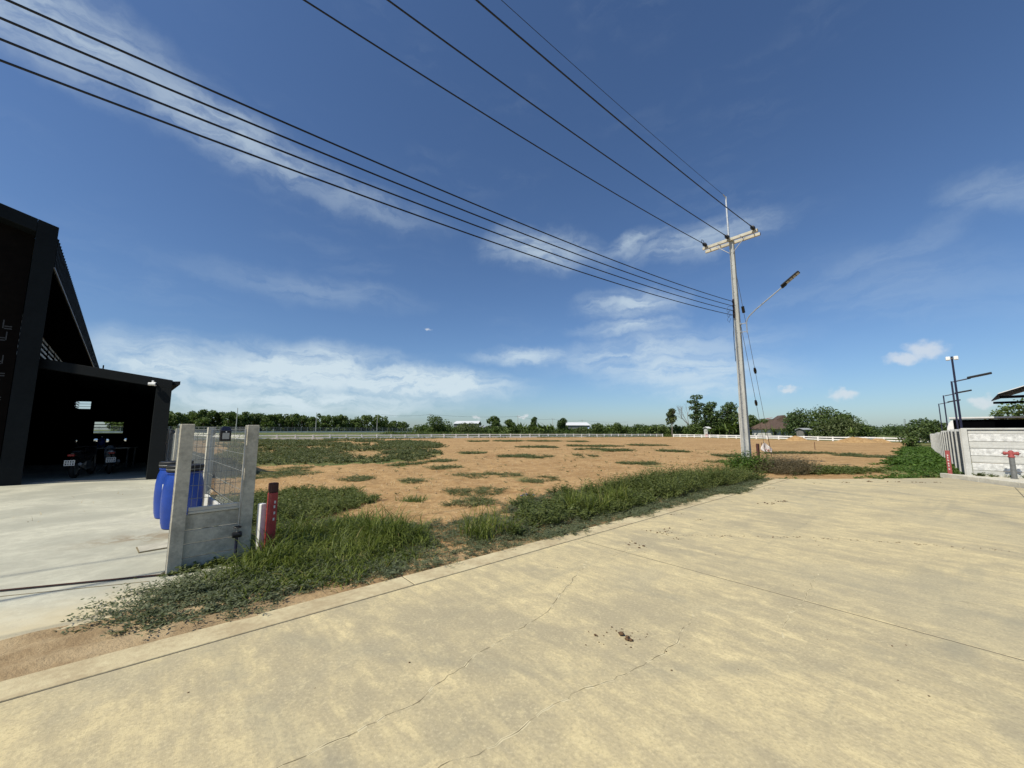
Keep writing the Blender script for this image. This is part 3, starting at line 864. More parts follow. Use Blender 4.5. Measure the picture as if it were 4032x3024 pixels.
# things inside the garage
def motorbike(name, label, loc, rz, body, accent, plate=True):
    t = thing(name, label, 'motorbike', loc, rz, 'motorbikes parked in the garage')
    for x, w in ((-.62, .065), (.66, .05)):
        wh = MB().torus((x, 0, .30), .24, w, 'Y', 24, 8).build('tyre', TYRE, t, smooth_=True)
        rm = MB().lathe([(.17, -.03), (.19, -.035), (.19, .035), (.17, .03)], (x, 0, .30), 20, 'Y')
        for k in range(5):
            an = k * 2 * math.pi / 5
            rm.tube([(x, 0, .3), (x + .18 * math.cos(an), 0, .3 + .18 * math.sin(an))], .014, 5)
        rm.build('rim', STEEL, wh)
    # body: lofted fairing along x
    sec = [(-.92, .80, .05, .05), (-.75, .80, .10, .08), (-.45, .74, .13, .12), (-.15, .62, .14, .17), (.12, .70, .17, .22), (.35, .80, .16, .22), (.55, .85, .14, .18), (.70, .84, .06, .08)]
    mb = MB(); n = 12
    for (x, z, w, h) in sec:
        for q in range(n):
            an = 2 * math.pi * q / n
            mb.v.append((x, w * math.cos(an), z + h * math.sin(an)))
    for k in range(len(sec) - 1):
        for q in range(n):
            a, b = k * n + q, k * n + (q + 1) % n
            mb.f.append((a, a + n, b + n, b))
    mb.f.append(tuple(range(n))); mb.f.append(tuple(range(len(sec) * n - 1, (len(sec) - 1) * n - 1, -1)))
    mb.build('fairing', body, t, smooth_=True)
    MB().box(-.38, 0, .84, .62, .22, .07).build('seat', RUBBER, t, bevel=.03)
    MB().box(-.98, 0, .74, .10, .16, .07).build('tail_light', REDLENS, t, bevel=.015)
    MB().tube([(-.85, 0, .72), (-1.0, 0, .62), (-1.02, 0, .45)], .02, 6).build('plate_holder', RUBBER, t)
    if plate:
        p = MB().box(-1.045, 0, .44, .012, .25, .18).build('number_plate', PLATE, t)
        mb = MB()
        rs = random.Random(3)
        for row, hh in ((.545, .045), (.465, .05)):
            for k in range(4):
                mb.box(-1.054, -.085 + k * .055, row, .004, rs.uniform(.02, .035), hh)
        tag(mb.build('lettering', INK, p), kind='stuff')
    mb = MB().box(.05, 0, .28, .42, .24, .34)
    mb.build('engine', STEEL, t, bevel=.04)
    MB().tube([(.1, -.16, .3), (-.3, -.18, .28), (-.75, -.2, .42), (-.9, -.2, .48)], [.025, .03, .05, .05], 8).build('exhaust', STEEL, t, smooth_=True)
    for s in (-1, 1):
        MB().tube([(.66, s * .09, .30), (.46, s * .10, .95)], .022, 6).build('fork', STEEL, t)
        MB().tube([(-.62, s * .1, .3), (-.1, s * .1, .4)], .022, 6).build('swing_arm', STEEL, t)
    MB().tube([(.34, -.38, .98), (.42, -.15, 1.02), (.42, .15, 1.02), (.34, .38, .98)], .014, 6).build('handlebar', RUBBER, t)
    for s in (-1, 1):
        mr = MB().tube([(.38, s * .30, 1.0), (.36, s * .38, 1.18)], .007, 5).build('mirror_stalk', RUBBER, t)
        MB().lathe([(.005, .0), (.06, .008), (.066, .03), (.02, .05)], (.345, s * .41, 1.22), 12, 'X').build('mirror', MIRROR, mr, smooth_=True)
    MB().box(.62, 0, .86, .10, .2, .16).build('headlight', accent, t, bevel=.03)
    MB().tube([(-.05, .1, .3), (-.02, .3, .015)], .012, 5).build('side_stand', STEEL, t)
    return t
motorbike('motorbike', 'black motorbike seen from behind with white number plate, just inside the garage', (-15.0, 13.7, .013), R(120), BIKE_DARK, GLASS_D)
motorbike('motorbike', 'white tailed motorbike parked beyond the black one in the garage', (-15.35, 14.9, .013), R(138), BIKE_WHITE, GLASS_D)
tb = thing('work_table', 'table with white edge standing deep inside the dark garage', 'table', tuple(C0 + GE * 1.9 + WD * 7.2), math.atan2(GE.y, GE.x))
MB().box(0, 0, .80, 1.5, .7, .05).build('table_top', WHITE_OLD, tb, bevel=.01)
for sx in (-.68, .68):
    for sy in (-.28, .28):
        MB().box(sx, sy, .012, .05, .05, .787).build('leg', STEEL, tb)
wb = thing('water_bottle', 'blue water bottle with white cap beside the table in the garage', 'bottle', tuple(C0 + GE * 1.5 + WD * 7.2 + Z3 * .852))
MB().lathe([(.10, 0), (.135, .02), (.135, .12), (.125, .14), (.135, .16), (.135, .3), (.05, .40), (.03, .44)], (0, 0, 0), 18).build('body', BLUEP, wb, smooth_=True)
MB().lathe([(.034, 0), (.034, .05), (.02, .055)], (0, 0, .44), 12).build('cap', WHITE, wb)

# ================================================================== FRONT FENCE
PA = Vector((-3.86, 4.60, 0)); PB = Vector((-3.40, 5.07, 0))
FD = (PB - PA).normalized(); FN = Vector((FD.y, -FD.x, 0))          # FN faces the road
fa = math.atan2(FD.y, FD.x)
ff = thing('gate_fence', 'short concrete panel and wire mesh fence between two grey posts', 'fence', tuple(PA), fa)
flen = (PB - PA).length
for x, h in ((0, 1.675), (flen, 1.67)):
    # H-shaped post: grooves in the sides
    c = [(-.064, -.07), (.064, -.07), (.064, -.025), (.04, -.02), (.04, .02), (.064, .025), (.064, .07), (-.064, .07), (-.064, .025), (-.04, .02), (-.04, -.02), (-.064, -.025)]
    MB().prism([(x + p[0], p[1]) for p in c], -.1, h).build('post', CONC, ff, bevel=.006)
zz = -.02
for h in (.155, .155, .155, .18):
    MB().box(flen / 2, 0, zz, flen - .11, .036, h - .006).build('plank', CONC, ff, bevel=.007)
    zz += h
MB().box(flen / 2, 0, zz + .001, flen - .16, .07, .03).build('coping', CONC_EDGE, ff, bevel=.006)
MB().box(flen / 2, -.012, zz + .034, flen - .17, .045, .04).build('bottom_rail', GALV, ff)
mb = MB()
for x in np.arange(.105, flen - .09, .052):
    mb.tube([(x, 0, zz + .076), (x, 0, 1.64)], .0024, 5, False)
for z in (.80, .95, 1.10, 1.25, 1.40, 1.55, 1.64):
    mb.tube([(.08, -.004, z), (flen - .08, -.004, z)], .003, 5, False)
mb.build('wire_mesh', WIREM, ff)
MB().tube([(flen - .085, -.085, .0), (flen - .085, -.085, .9), (flen - .08, -.082, 1.2), (flen - .09, -.084, 1.62)], .008, 6).build('conduit', GALV, ff)

lamp = thing('solar_wall_lamp', 'small black solar wall lamp hung on the mesh between the posts', 'lamp', tuple(PA + FD * (flen * .56) + FN * .05 + Z3 * 1.47), fa)
mb = MB()
mb.prism([(-.055, -.03), (.055, -.03), (.055, .03), (-.055, .03)], 0, .125)
mb.build('housing', RUBBER, lamp, bevel=.006)
mb = MB(); mb.v = [(-.058, -.036, .127), (.058, -.036, .127), (.058, .03, .127), (-.058, .03, .127), (-.036, .0, .18), (.036, .0, .18), (.036, .03, .18), (-.036, .03, .18)]
mb.f = [(3, 2, 1, 0), (4, 5, 6, 7), (0, 1, 5, 4), (1, 2, 6, 5), (2, 3, 7, 6), (3, 0, 4, 7)]
mb.build('solar_top', SOLAR, lamp, bevel=.004)
MB().box(0, -.0325, .025, .07, .004, .075).build('led_window', LENS, lamp)
MB().lathe([(.008, 0), (.008, .006)], (0, -.041, .113), 8, 'Y').build('sensor', WHITE, lamp)

valve = thing('water_valve', 'black pipe valve at the foot of the fence post in the grass', 'valve', tuple(PB + FN * .13 - FD * .1), fa)
MB().tube([(0, 0, -.03), (0, 0, .36)], .016, 8).build('pipe', BLUEPOLE, valve)
MB().lathe([(.02, -.05), (.035, -.045), (.035, .045), (.02, .05)], (0, 0, .33), 10, 'X').build('valve_body', RUBBER, valve, smooth_=True)
MB().tube([(0, 0, .36), (0, 0, .42)], .010, 6).build('spindle', STEEL, valve)
MB().torus((0, 0, .42), .035, .008, 'Z', 12, 5).build('hand_wheel', RUBBER, valve)

# mesh side fence running back towards the garage
SD = Vector((-.707, .707, 0)); sa = math.atan2(SD.y, SD.x)
sf = thing('side_fence', 'galvanised wire mesh fence on a low white base running back to the garage', 'fence', tuple(PB + SD * .1), sa)
sp = 3.25
ptc = [(-.06, -.06), (.06, -.06), (.06, .06), (-.06, .06)]
for k in range(4):
    x1 = sp * (k + 1); x0 = sp * k
    MB().prism([(x1 + p[0], p[1]) for p in ptc], -.1, 1.66).build('post', CONC_EDGE, sf, bevel=.006)
    MB().box((x0 + x1) / 2, 0, -.1, sp - .13, .045, .52).build('base_panel', WHITE_OLD, sf, bevel=.006)
    mb = MB()
    ys = [(0, .46), (-.05, .52), (0, .58), (0, 1.48), (-.06, 1.55), (0, 1.62)]
    for x in np.arange(x0 + .09, x1 - .07, .055):
        mb.tube([(x, y, z) for y, z in ys], .0021, 4, False)
    for (y, z) in [(0, .46), (0, .58), (0, .80), (0, 1.05), (0, 1.28), (0, 1.48), (0, 1.62)]:
        mb.tube([(x0 + .07, y, z), (x1 - .07, y, z)], .003, 4, False)
    mb.build('wire_mesh', WIREM, sf)
    for s_ in (x0 + .075, x1 - .075):
        MB().box(s_, 0, .43, .03, .035, 1.2).build('mesh_frame', GALV, sf)

# blue drums
def drum(label, x, y, rz, sticker):
    t = thing('plastic_drum', label, 'drum', (x, y, .013), rz, 'blue drums by the gate fence')
    prof = [(.21, 0), (.235, .012), (.255, .10), (.272, .30), (.276, .45), (.272, .62), (.25, .78), (.228, .85), (.222, .87), (.238, .875), (.238, .895), (.222, .9), (.222, .93)]
    MB().lathe(prof, n=32).build('body', BLUEP, t, smooth_=True)
    MB().lathe([(.230, .905), (.246, .91), (.246, .935), (.232, .94), (.232, .955), (.25, .958), (.25, 1.0), (.238, 1.012), (.22, 1.012), (.20, 1.0)], n=32).build('lid', RUBBER, t, smooth_=True)
    MB().torus((0, 0, .947), .240, .010, 'Z', 32, 6).build('clamp_ring', STEEL, t, smooth_=True)
    if sticker:
        mb = MB(); n = 5
        for k in range(n):
            a0, a1 = -.28 + .56 * k / n, -.28 + .56 * (k + 1) / n
            r = .279
            mb.quad((r * math.cos(a0), r * math.sin(a0), .44), (r * math.cos(a1), r * math.sin(a1), .44), (r * math.cos(a1), r * math.sin(a1), .62), (r * math.cos(a0), r * math.sin(a0), .62))
        st = mb.build('sticker', WHITE, t)
        mb = MB()
        for k in range(5):
            a0, a1, r = -.2, .15 - .05 * (k % 2), .2795
            mb.quad((r * math.cos(a0), r * math.sin(a0), .47 + k * .028), (r * math.cos(a1), r * math.sin(a1), .47 + k * .028), (r * math.cos(a1), r * math.sin(a1), .477 + k * .028), (r * math.cos(a0), r * math.sin(a0), .477 + k * .028))
        tag(mb.build('lettering', STEEL, st), kind='stuff')
    return t
drum('blue plastic drum with black lid, nearest the grey gate post', -5.53, 6.64, 0, False)
drum('blue plastic drum with white sticker behind the nearest drum', -6.34, 7.40, R(-70), True)

# marker posts in the grass
mp = thing('marker_post', 'square red marker post in the tall grass by the gate fence', 'post', (-3.22, 5.32, -.03), R(66))
MB().prism([(-.045, -.045), (.045, -.045), (.05, .045), (-.045, .045)], -.1, .80).build('shaft', RED, mp, bevel=.006)
MB().prism([(-.046, -.046), (.046, -.046), (.046, .046), (-.046, .046)], .802, .93).build('worn_top', RUST, mp, bevel=.01)
mb = MB()
for k, z in enumerate((.60, .52, .44, .66)):
    mb.box(.004 * (k % 2), -.0475, z, .022, .003, .035)
tag(mb.build('lettering', WHITE_OLD, mp), kind='stuff')
mp = thing('marker_stub', 'short whitewashed concrete stub beside the red marker post', 'post', (-3.36, 5.33, -.03), R(66))
MB().prism([(-.04, -.045), (.035, -.04), (.035, .04), (-.035, .04)], -.1, .655).build('shaft', WHITE, mp, bevel=.008)

# ================================================================== UTILITY POLE
PX, PY = 9.98, 16.58
pz = gz(PX, PY)
pole = thing('utility_pole', 'tall square concrete utility pole with crossarm by the road end', 'pole', (PX, PY, pz), math.atan2(UY, UX))
def taper(mb, x, y, z0, z1, w0, d0, w1, d1):
    i = len(mb.v)
    for z, w, d in ((z0, w0, d0), (z1, w1, d1)):
        for sx, sy in ((-1, -1), (1, -1), (1, 1), (-1, 1)):
            mb.v.append((x + sx * w / 2, y + sy * d / 2, z))
    mb.f += [tuple(i + q for q in t) for t in [(3, 2, 1, 0), (4, 5, 6, 7), (0, 1, 5, 4), (1, 2, 6, 5), (2, 3, 7, 6), (3, 0, 4, 7)]]
    return mb
taper(MB(), 0, 0, -.4, 10.22, .26, .30, .16, .17).build('shaft', CONC_POLE, pole, bevel=.018)
mb = MB()
for z in np.arange(.9, 9.6, .62):
    w = .26 - .1 * z / 10.2
    mb.lathe([(.011, -.006), (.011, .004)], (-w / 2 - .001, 0, z), 8, 'X')
mb.build('bolt_hole', INK, pole)
CZ = 10.05
for s_ in (-1, 1):
    MB().box(s_ * .15, .05, CZ + (.06 if s_ < 0 else 0), .09, 2.30, .13).build('crossarm', CONC_EDGE, pole, bevel=.008)
    MB().tube([(-.16 * 1, s_ * .62, CZ + .03), (-.12, s_ * .07, CZ - .5)], .018, 6).build('brace', GALV, pole)
    for e in (-1, 1):
        MB().box(s_ * .15, .05 + e * 1.152, CZ + .008 + (.06 if s_ < 0 else 0), .08, .006, .11).build('end_cap', RUST, pole)
mb = MB()
for y in (-.9, -.45, .5, .95):
    mb.lathe([(.016, 0), (.016, .36)], (-.22, y, CZ + .09), 8, 'X')
mb.build('bolt', STEEL, pole)
INS = [1.02, .05, -.98]
for y in INS:
    iz = CZ + .22
    ins = MB().tube([(-.2, y, CZ + .16), (-.26, y, iz)], .02, 6).build('insulator', STEEL, pole)
    MB().lathe([(.02, -.40), (.075, -.39), (.085, -.36), (.05, -.345), (.085, -.33), (.085, -.30), (.05, -.285), (.085, -.27), (.085, -.24), (.05, -.225), (.075, -.2), (.03, -.17), (.03, -.1)], (-.06, y, iz - .02), 14, 'X').build('insulator_shed', CERAM, ins, smooth_=True)
    MB().tube([(-.46, y, iz - .02), (-.75, y, iz - .03)], [.028, .02], 6).build('strain_clamp', RUBBER, ins)
MB().tube([(-.72, 1.02, 10.24), (-.62, 1.04, 10.42), (-.45, 1.05, 10.44), (-.36, 1.03, 10.30)], .011, 6).build('jumper_loop', CABLE, pole)
taper(MB(), -.12, .06, 10.1, 12.28, .07, .07, .05, .05).build('earth_rod', GALV, pole)
MB().tube([(-.12, .06, 12.25), (-.32, .10, 12.33)], .02, 6).build('rod_tip', GALV, pole)
rk = MB().box(-.14, .06, 6.55, .05, .05, .85).build('cable_rack', RUST, pole)
LVZ = [7.28, 7.07, 6.86, 6.65]
for z in LVZ:
    MB().lathe([(.02, -.045), (.04, -.04), (.025, 0), (.04, .04), (.02, .045)], (-.19, .06, z), 12).build('spool_insulator', CERAM, rk, smooth_=True)
mb = MB()
for k in range(3):
    z = LVZ[k + 1]
    pts = [(-.25, .1, z), (-.5, .16, z - .06), (-.62, .18, z - .28), (-.5, .15, z - .36), (-.38, .12, z - .15)]
    mb.tube(pts, .006, 5)
mb.build('tail_wire', CABLE, pole)
mb = MB().tube([(-.155, .09, 6.9), (-.16, .13, 5.6), (-.165, .12, 4.6)], .012, 6)
mb.tube([(-.155, .10, 6.2), (-.22, .11, 5.9), (-.2, .12, 5.3), (-.16, .11, 5.1)], .009, 6)
mb.build('down_lead', CABLE, pole)
MB().tube([(-.10, .165, -.05), (-.095, .16, 2.6)], .018, 7).build('earth_conduit', PVC, pole)

# street lamp on the pole
sl = thing('street_lamp', 'solar street lamp on a slanted galvanised arm fixed to the pole', 'street lamp', (PX, PY, pz), math.atan2(UY, UX))
mb = MB().box(0, -.135, 5.86, .16, .03, .08); mb.box(0, -.135, 6.22, .16, .03, .08)
mb.box(0, -.25, 5.87, .03, .22, .03); mb.box(0, -.25, 6.24, .03, .22, .03)
mb.build('clamp', GALV, sl)
MB().tube([(0, -.36, 5.80), (0, -.36, 6.28), (0, -.40, 6.42), (0, -.50, 6.55), (0, -.75, 6.76), (0, -1.75, 7.46)], .026, 8).build('arm', GALV, sl, smooth_=True)
ad = Vector((0, -1.0, .70)).normalized(); an_ = Vector((0, .70, 1.0)).normalized()
hp = Vector((0, -1.70, 7.43))
hd = MB().obox(hp + Vector((-.14, 0, 0)) + ad * .06, (.28, 0, 0), ad * .78, an_ * .055).build('head', RUBBER, sl, bevel=.02)
MB().obox(hp + Vector((-.08, 0, 0)) - an_ * .045 + ad * .04, (.16, 0, 0), ad * .2, an_ * .044).build('driver_box', RUBBER, sl, bevel=.015)
for k in range(4):
    MB().obox(hp + Vector((-.11, 0, 0)) + ad * (.27 + k * .14) - an_ * .006, (.22, 0, 0), ad * .115, an_ * .005).build('led_panel', LENS, hd)
MB().obox(hp + Vector((-.12, 0, 0)) + ad * .1 + an_ * .057, (.24, 0, 0), ad * .7, an_ * .004).build('solar_panel', SOLAR, hd)

# cables: span to the next pole behind the viewer
def cable(label, p, dz_far, sag, r, span=42, group=None, boff=0.0):
    p = Vector(p); q = p - U3 * span + V3 * boff + Z3 * dz_far
    pts = []
    for k in range(49):
        t = k / 48
        c = p.lerp(q, t); c.z -= 4 * sag * t * (1 - t)
        pts.append(c - p)
    o = MB().tube(pts, r, 6).build('power_cable', CABLE, None, tuple(p), smooth_=True)
    tag(o, label, 'cable', group)
def pw(x, y, z):
    return Vector((PX, PY, pz)) + U3 * x + V3 * y + Z3 * z
cable('high cable from the left insulator on the crossarm', pw(-.72, INS[0], CZ + .19), 0, .95, .0165)
cable('high cable from the middle insulator on the crossarm', pw(-.72, INS[1], CZ + .19), 0, .95, .0165)
cable('high cable from the right insulator on the crossarm', pw(-.72, INS[2], CZ + .19), 0, .95, .0165)
cable('very thin earth wire from the top of the rod', pw(-.32, .1, 12.33), 0, .8, .007)
for k, nm in enumerate(('topmost', 'second', 'third', 'lowest')):
    cable(nm + ' of the four low black cables running to the pole rack', pw(-.23, .06, LVZ[k]), -.15, 1.15 + .02 * k, .0145)
AN = [Vector((13.85, 21.2, 0)), Vector((14.2, 21.3, 0))]
for k, (a, ztop, lab) in enumerate(((AN[0], 6.55, 'shorter guy wire from the middle of the pole to the ground'), (AN[1], 8.9, 'longer guy wire from the upper pole to the ground'))):
    a.z = gz(a.x, a.y)
    p = pw(.12, -.06 + .03 * k, ztop)
    t = thing('guy_wire', lab, 'guy wire', tuple(a))
    d = p - a
    MB().tube([(0, 0, -.05), tuple(d * .16)], .014, 6).build('anchor_rod', RUST, t)
    f = (.44, .50)[k]
    MB().tube([tuple(d * .16), tuple(d * f)], .009, 5).build('wire', STEEL, t)
    f2 = f + .3 / d.length
    MB().tube([tuple(d * f), tuple(d * (f + .02)), tuple(d * (f2 - .02)), tuple(d * f2)], [.05, .065, .065, .05], 10).build('guy_insulator', CERAM, t, smooth_=True)
    MB().tube([tuple(d * f2), tuple(d)], .010, 5).build('wire', STEEL, t)
    if k == 1:
        f3 = .80
        MB().tube([tuple(d * f3), tuple(d * (f3 + .028))], .065, 10).build('guy_insulator', CERAM, t, smooth_=True)

# dark post and the white bag on the guy rods
dp = thing('stake_post', 'dark rusty square post standing beside the utility pole', 'post', (11.33, 17.95, gz(11.33, 17.95)), R(40))
MB().prism([(-.055, -.055), (.055, -.055), (.055, .055), (-.055, .055)], -.1, 1.0).build('shaft', RUST, dp, bevel=.008)
MB().prism([(-.04, -.04), (.04, -.04), (.04, .04), (-.04, .04)], 1.0, 1.02).build('cap', RUST, dp)
def bag():
    nx, ny = 14, 16
    V = []; Q = []
    rs = random.Random(5)
    for j in range(ny + 1):
        v = j / ny
        half = .05 + .30 * math.sin(min(1, v * 1.15) * math.pi * .62) ** 1.1
        if v > .75: half *= 1 - (v - .75) * 1.7
        for i in range(nx + 1):
            u = i / nx * 2 - 1
            x = u * half + .22 * v * v
            y = .09 * math.sin(u * 5 + v * 4) * v + .05 * math.sin(u * 11 - v * 6) + .06 * math.cos(u * 2) * v
            V.append((x, y, .62 - .66 * v - .07 * u * u * v + .03 * math.sin(u * 7)))
    for j in range(ny):
        for i in range(nx):
            a = j * (nx + 1) + i
            Q.append((a, a + 1, a + nx + 2, a + nx + 1))
    me = quads_mesh('bag', np.array(V), np.array(Q), BAGM, smooth_=True)
    t_bag = t = thing('white_bag', 'crumpled white cloth bag hanging from the guy wire rods', 'bag', (13.7, 21.1, gz(13.7, 21.1) + .55), R(-35))
    t.scale = (.7, .7, .7); o = put('cloth', me, t)
    m = o.modifiers.new('thick', 'SOLIDIFY'); m.thickness = .008
    MB().tube([(-.02, 0, .60), (-.03, .02, .74)], .012, 5).build('tie', BAGM, t)
    mb = MB()
    for k in range(9):
        a = rs.uniform(-.12, .25); z = rs.uniform(-.02, .12)
        mb.box(a + .12, -.16, z, .07, .01, .04, rs.uniform(-1, 1))
    mb.build('red_print', RED, t)
bag()
for x, y, h, lab in ((31.5, 40.5, .8, 'short dark survey stake standing alone on the far right soil'), (21.5, 33.5, .75, 'thin brown survey stake right of the white bag'), (.7, 60, .6, 'tiny stake near the far rail fence')):
    st = MB().tube([(0, 0, -.1), (.01, 0, h * .5), (.02, .02, h)], [.03, .028, .024], 5).build('survey_stake', RUST, None, (x, y, gz(x, y)))
    tag(st, lab, 'stake')

# ================================================================== RIGHT COMPOUND
WC = Vector((*WALL_C, 0))
ua = math.atan2(UY, UX)
fw = thing('precast_wall', 'pale precast concrete wall with rough bands facing the road end', 'wall', (WC.x, WC.y, .06), ua)
# local: x along the road (away), y = into the plot; the wall runs along -y
BANDS = [(0, .205, 's'), (.205, .45, 'r'), (.45, .69, 's'), (.69, .93, 'r'), (.93, 1.17, 's'), (1.17, 1.43, 'r'), (1.43, 1.545, 's')]
for k in range(3):
    y0 = -2.4 * k - .075; y1 = -2.4 * (k + 1) + .075
    for z0, z1, kind in BANDS:
        L_ = y0 - y1 - .01
        if kind == 'r':
            MB().box(.02, (y0 + y1) / 2, z0 + .004, .07, L_, z1 - z0 - .008).build('rough_plank', WALL_ROUGH, fw, bevel=.012)
        else:
            pl = MB().box(.02, (y0 + y1) / 2, z0 + .004, .05, L_, z1 - z0 - .008).build('smooth_plank', WALL_SMOOTH, fw, bevel=.006)
            if z0 > 0 and z1 - z0 > .2:
                MB().box(.0, (y0 + y1) / 2, z0 + .02, .03, L_ - .02, .075).build('lip', WALL_SMOOTH, pl, bevel=.01)
    MB().box(.02, (y0 + y1) / 2, 1.565, .13, 2.39, .055).build('coping', WALL_SMOOTH, fw, bevel=.01)
for k in range(4):
    MB().box(0, -2.4 * k, -.1, .16, .145, 1.72).build('post', WALL_SMOOTH, fw, bevel=.012)

sw = thing('precast_side_wall', 'long precast wall, planks coloured dark as shade, receding along the right edge of the plot', 'wall', (WC.x, WC.y, 0), math.atan2(.692, .722))
SWD = Vector((.722, .692, 0))
for k in range(19):
    x0 = .17 + k * 2.45
    p0 = WC + SWD * x0; z0 = gz(p0.x, p0.y)
    c = [(-.06, -.075), (.06, -.075), (.06, .052), (-.06, .052)]
    MB().prism([(x0 + p[0], p[1] + .05) for p in c], z0 - .2, z0 + 1.70).build('post', WALL_SMOOTH, sw, bevel=.008)
    if k == 18: break
    zb = 0
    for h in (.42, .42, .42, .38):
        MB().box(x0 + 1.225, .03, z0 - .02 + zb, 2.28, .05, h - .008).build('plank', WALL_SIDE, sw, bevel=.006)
        zb += h

rp = thing('red_marker', 'faded red marker post with white characters at the precast wall corner', 'post', (15.32, 13.72, -.03), ua)
MB().prism([(-.055, -.055), (.055, -.055), (.055, .055), (-.055, .055)], -.1, .93).build('shaft', RED_FADED, rp, bevel=.008)
mb = MB()
for z, w in ((.74, .03), (.66, .02), (.57, .035), (.46, .03), (.38, .025), (.27, .035)):
    mb.box(-.0565, .005, z, .003, w, .04); mb.box(-.0565, .012, z + .01, .004, .012, .05)
tag(mb.build('lettering', WHITE_OLD, rp), kind='stuff')

hy = thing('fire_hydrant', 'two-outlet red topped fire hydrant on a grey pipe before the precast wall', 'hydrant', (15.86, 12.40, .085), ua)
MB().lathe([(.085, 0), (.085, .02), (.062, .025), (.062, .66), (.055, .665)], (0, 0, 0), 18).build('stand_pipe', STEEL, hy, smooth_=True)
hd = MB().lathe([(.066, .662), (.078, .67), (.078, .70), (.062, .72), (.062, .80), (.055, .86), (.03, .885), (.01, .89)], (0, 0, 0), 18).build('head', RED_FADED, hy, smooth_=True)
for s_ in (-1, 1):
    prof = [(.045, 0), (.045, .10), (.058, .105), (.058, .15), (.045, .16), (.02, .165)]
    MB().lathe([(r, s_ * h) for r, h in prof], (0, 0, .79), 14, 'Y').build('outlet_cap', RED_FADED, hy, smooth_=True)
    MB().tube([(0, s_ * .165, .79), (0, s_ * .19, .79)], .015, 6).build('cap_nut', RUST, hy)

# lamps and mast behind the side wall
def lamp_post(x, y, h, label, arm=1.35):
    z = gz(x, y)
    t = thing('yard_lamp', label, 'lamp post', (x, y, z), ua, 'blue yard lamps behind the precast wall')
    MB().box(0, 0, -.1, .075, .075, h + .1).build('post', BLUEPOLE, t, bevel=.01)
    MB().tube([(0, -.055, h - .04), (0, -arm * .5, h + .10)], .032, 8).build('arm', BLUEPOLE, t)
    a_ = Vector((0, -arm * .5, .14)).normalized(); n_ = Vector((0, .14, arm * .5)).normalized()
    p = Vector((0, -arm * .42, h + .075))
    hd_ = MB().obox(p + Vector((-.11, 0, 0)), (.22, 0, 0), a_ * .85, n_ * .10).build('head', RUBBER, t, bevel=.015)
    for k in range(5):
        MB().obox(p + Vector((-.09, 0, 0)) + a_ * (.22 + k * .1) - n_ * .006, (.18, 0, 0), a_ * .08, n_ * .005).build('led_panel', LENS, hd_)
lamp_post(23.62, 20.5, 4.35, 'nearest of the three blue yard lamps with long flat head')
lamp_post(32.65, 29.0, 4.5, 'middle one of the three blue yard lamps behind the wall', 1.4)
lamp_post(41.1, 37.0, 4.6, 'farthest of the three blue yard lamps behind the wall', 1.4)
ms = thing('camera_mast', 'slim dark mast with white camera boxes on top behind the wall corner', 'mast', (19.75, 17.0, gz(19.7, 17)), ua)
MB().tube([(0, 0, -.1), (0, 0, 4.95)], [.042, .034], 8).build('mast', BLUEPOLE, ms, smooth_=True)
for s_ in (-1, 1):
    MB().box(-.08, s_ * .12, 4.78, .16, .14, .16).build('camera_box', WHITE, ms, bevel=.02)
MB().box(0, 0, 4.84, .06, .2, .04).build('bracket', STEEL, ms)

# low black shed with rounded white roof sheet
shed = thing('low_shed', 'long low black shed with white rounded end and roof edge behind the wall', 'shed', (26.2, 23.4, gz(26.2, 23.4)), ua)
MB().obox((.15, -.35, -.1), (2.3, 0, 0), (0, -12, 0), (0, 0, 2.46)).build('wall', BLACKM, shed)
mb = MB().obox((.0, -.2, 2.42), (1.3, 0, .03), (0, -12.3, 0), (0, 0, .09)); mb.obox((1.3, -.2, 2.45), (1.3, 0, -.03), (0, -12.3, 0), (0, 0, .07))
mb.build('roof_sheet', SHEDROOF, shed)
mb = MB(); n = 10
for x_ in (.05, 2.4):
    for k in range(n + 1):
        an = -math.pi / 2 + math.pi * k / n
        mb.v.append((x_, -.34 + .30 * math.cos(an), 1.45 + .88 * math.sin(an)))
for k in range(n):
    mb.f.append((k, k + 1, n + 2 + k, n + 1 + k))
mb.f.append(tuple(range(n, -1, -1))); mb.f.append(tuple(range(n + 1, 2 * n + 2)))
mb.build('rounded_end', WHITE, shed, smooth_=True)
for k in range(6):
    MB().box(.12, -1.5 - k * 2, -.1, .05, .08, 2.40).build('frame_post', BLACKM, shed)

can = thing('yard_canopy', 'dark gabled canopy roof at the right edge behind the wall', 'canopy', (22.9, 18.05, gz(23, 18)), ua)
mb = MB()
for (y0, z0, y1, z1) in ((0, 3.32, -2.6, 4.35), (-2.6, 4.35, -5.2, 3.32)):
    mb.obox((0, y0, z0), (6, 0, 0), (0, y1 - y0, z1 - z0), (0, 0, .05))
mb.build('roof', ROOFM, can)
MB().obox((-.03, 0, 3.37), (.028, 0, 0), (0, -2.6, 1.03), (0, 0, .035)).build('edge_trim', SHEDROOF, can)
mb = MB().obox((.05, -.05, 3.16), (.12, 0, 0), (0, -5.1, 0), (0, 0, .12)); mb.obox((5.8, -.05, 3.16), (.12, 0, 0), (0, -5.1, 0), (0, 0, .12))
mb.build('tie_beam', BLACKM, can)
for x in (.12, 5.85):
    for y in (-1.35, -4.8):
        MB().box(x, y, -.1, .12, .12, 3.26).build('post', BLACKM, can)

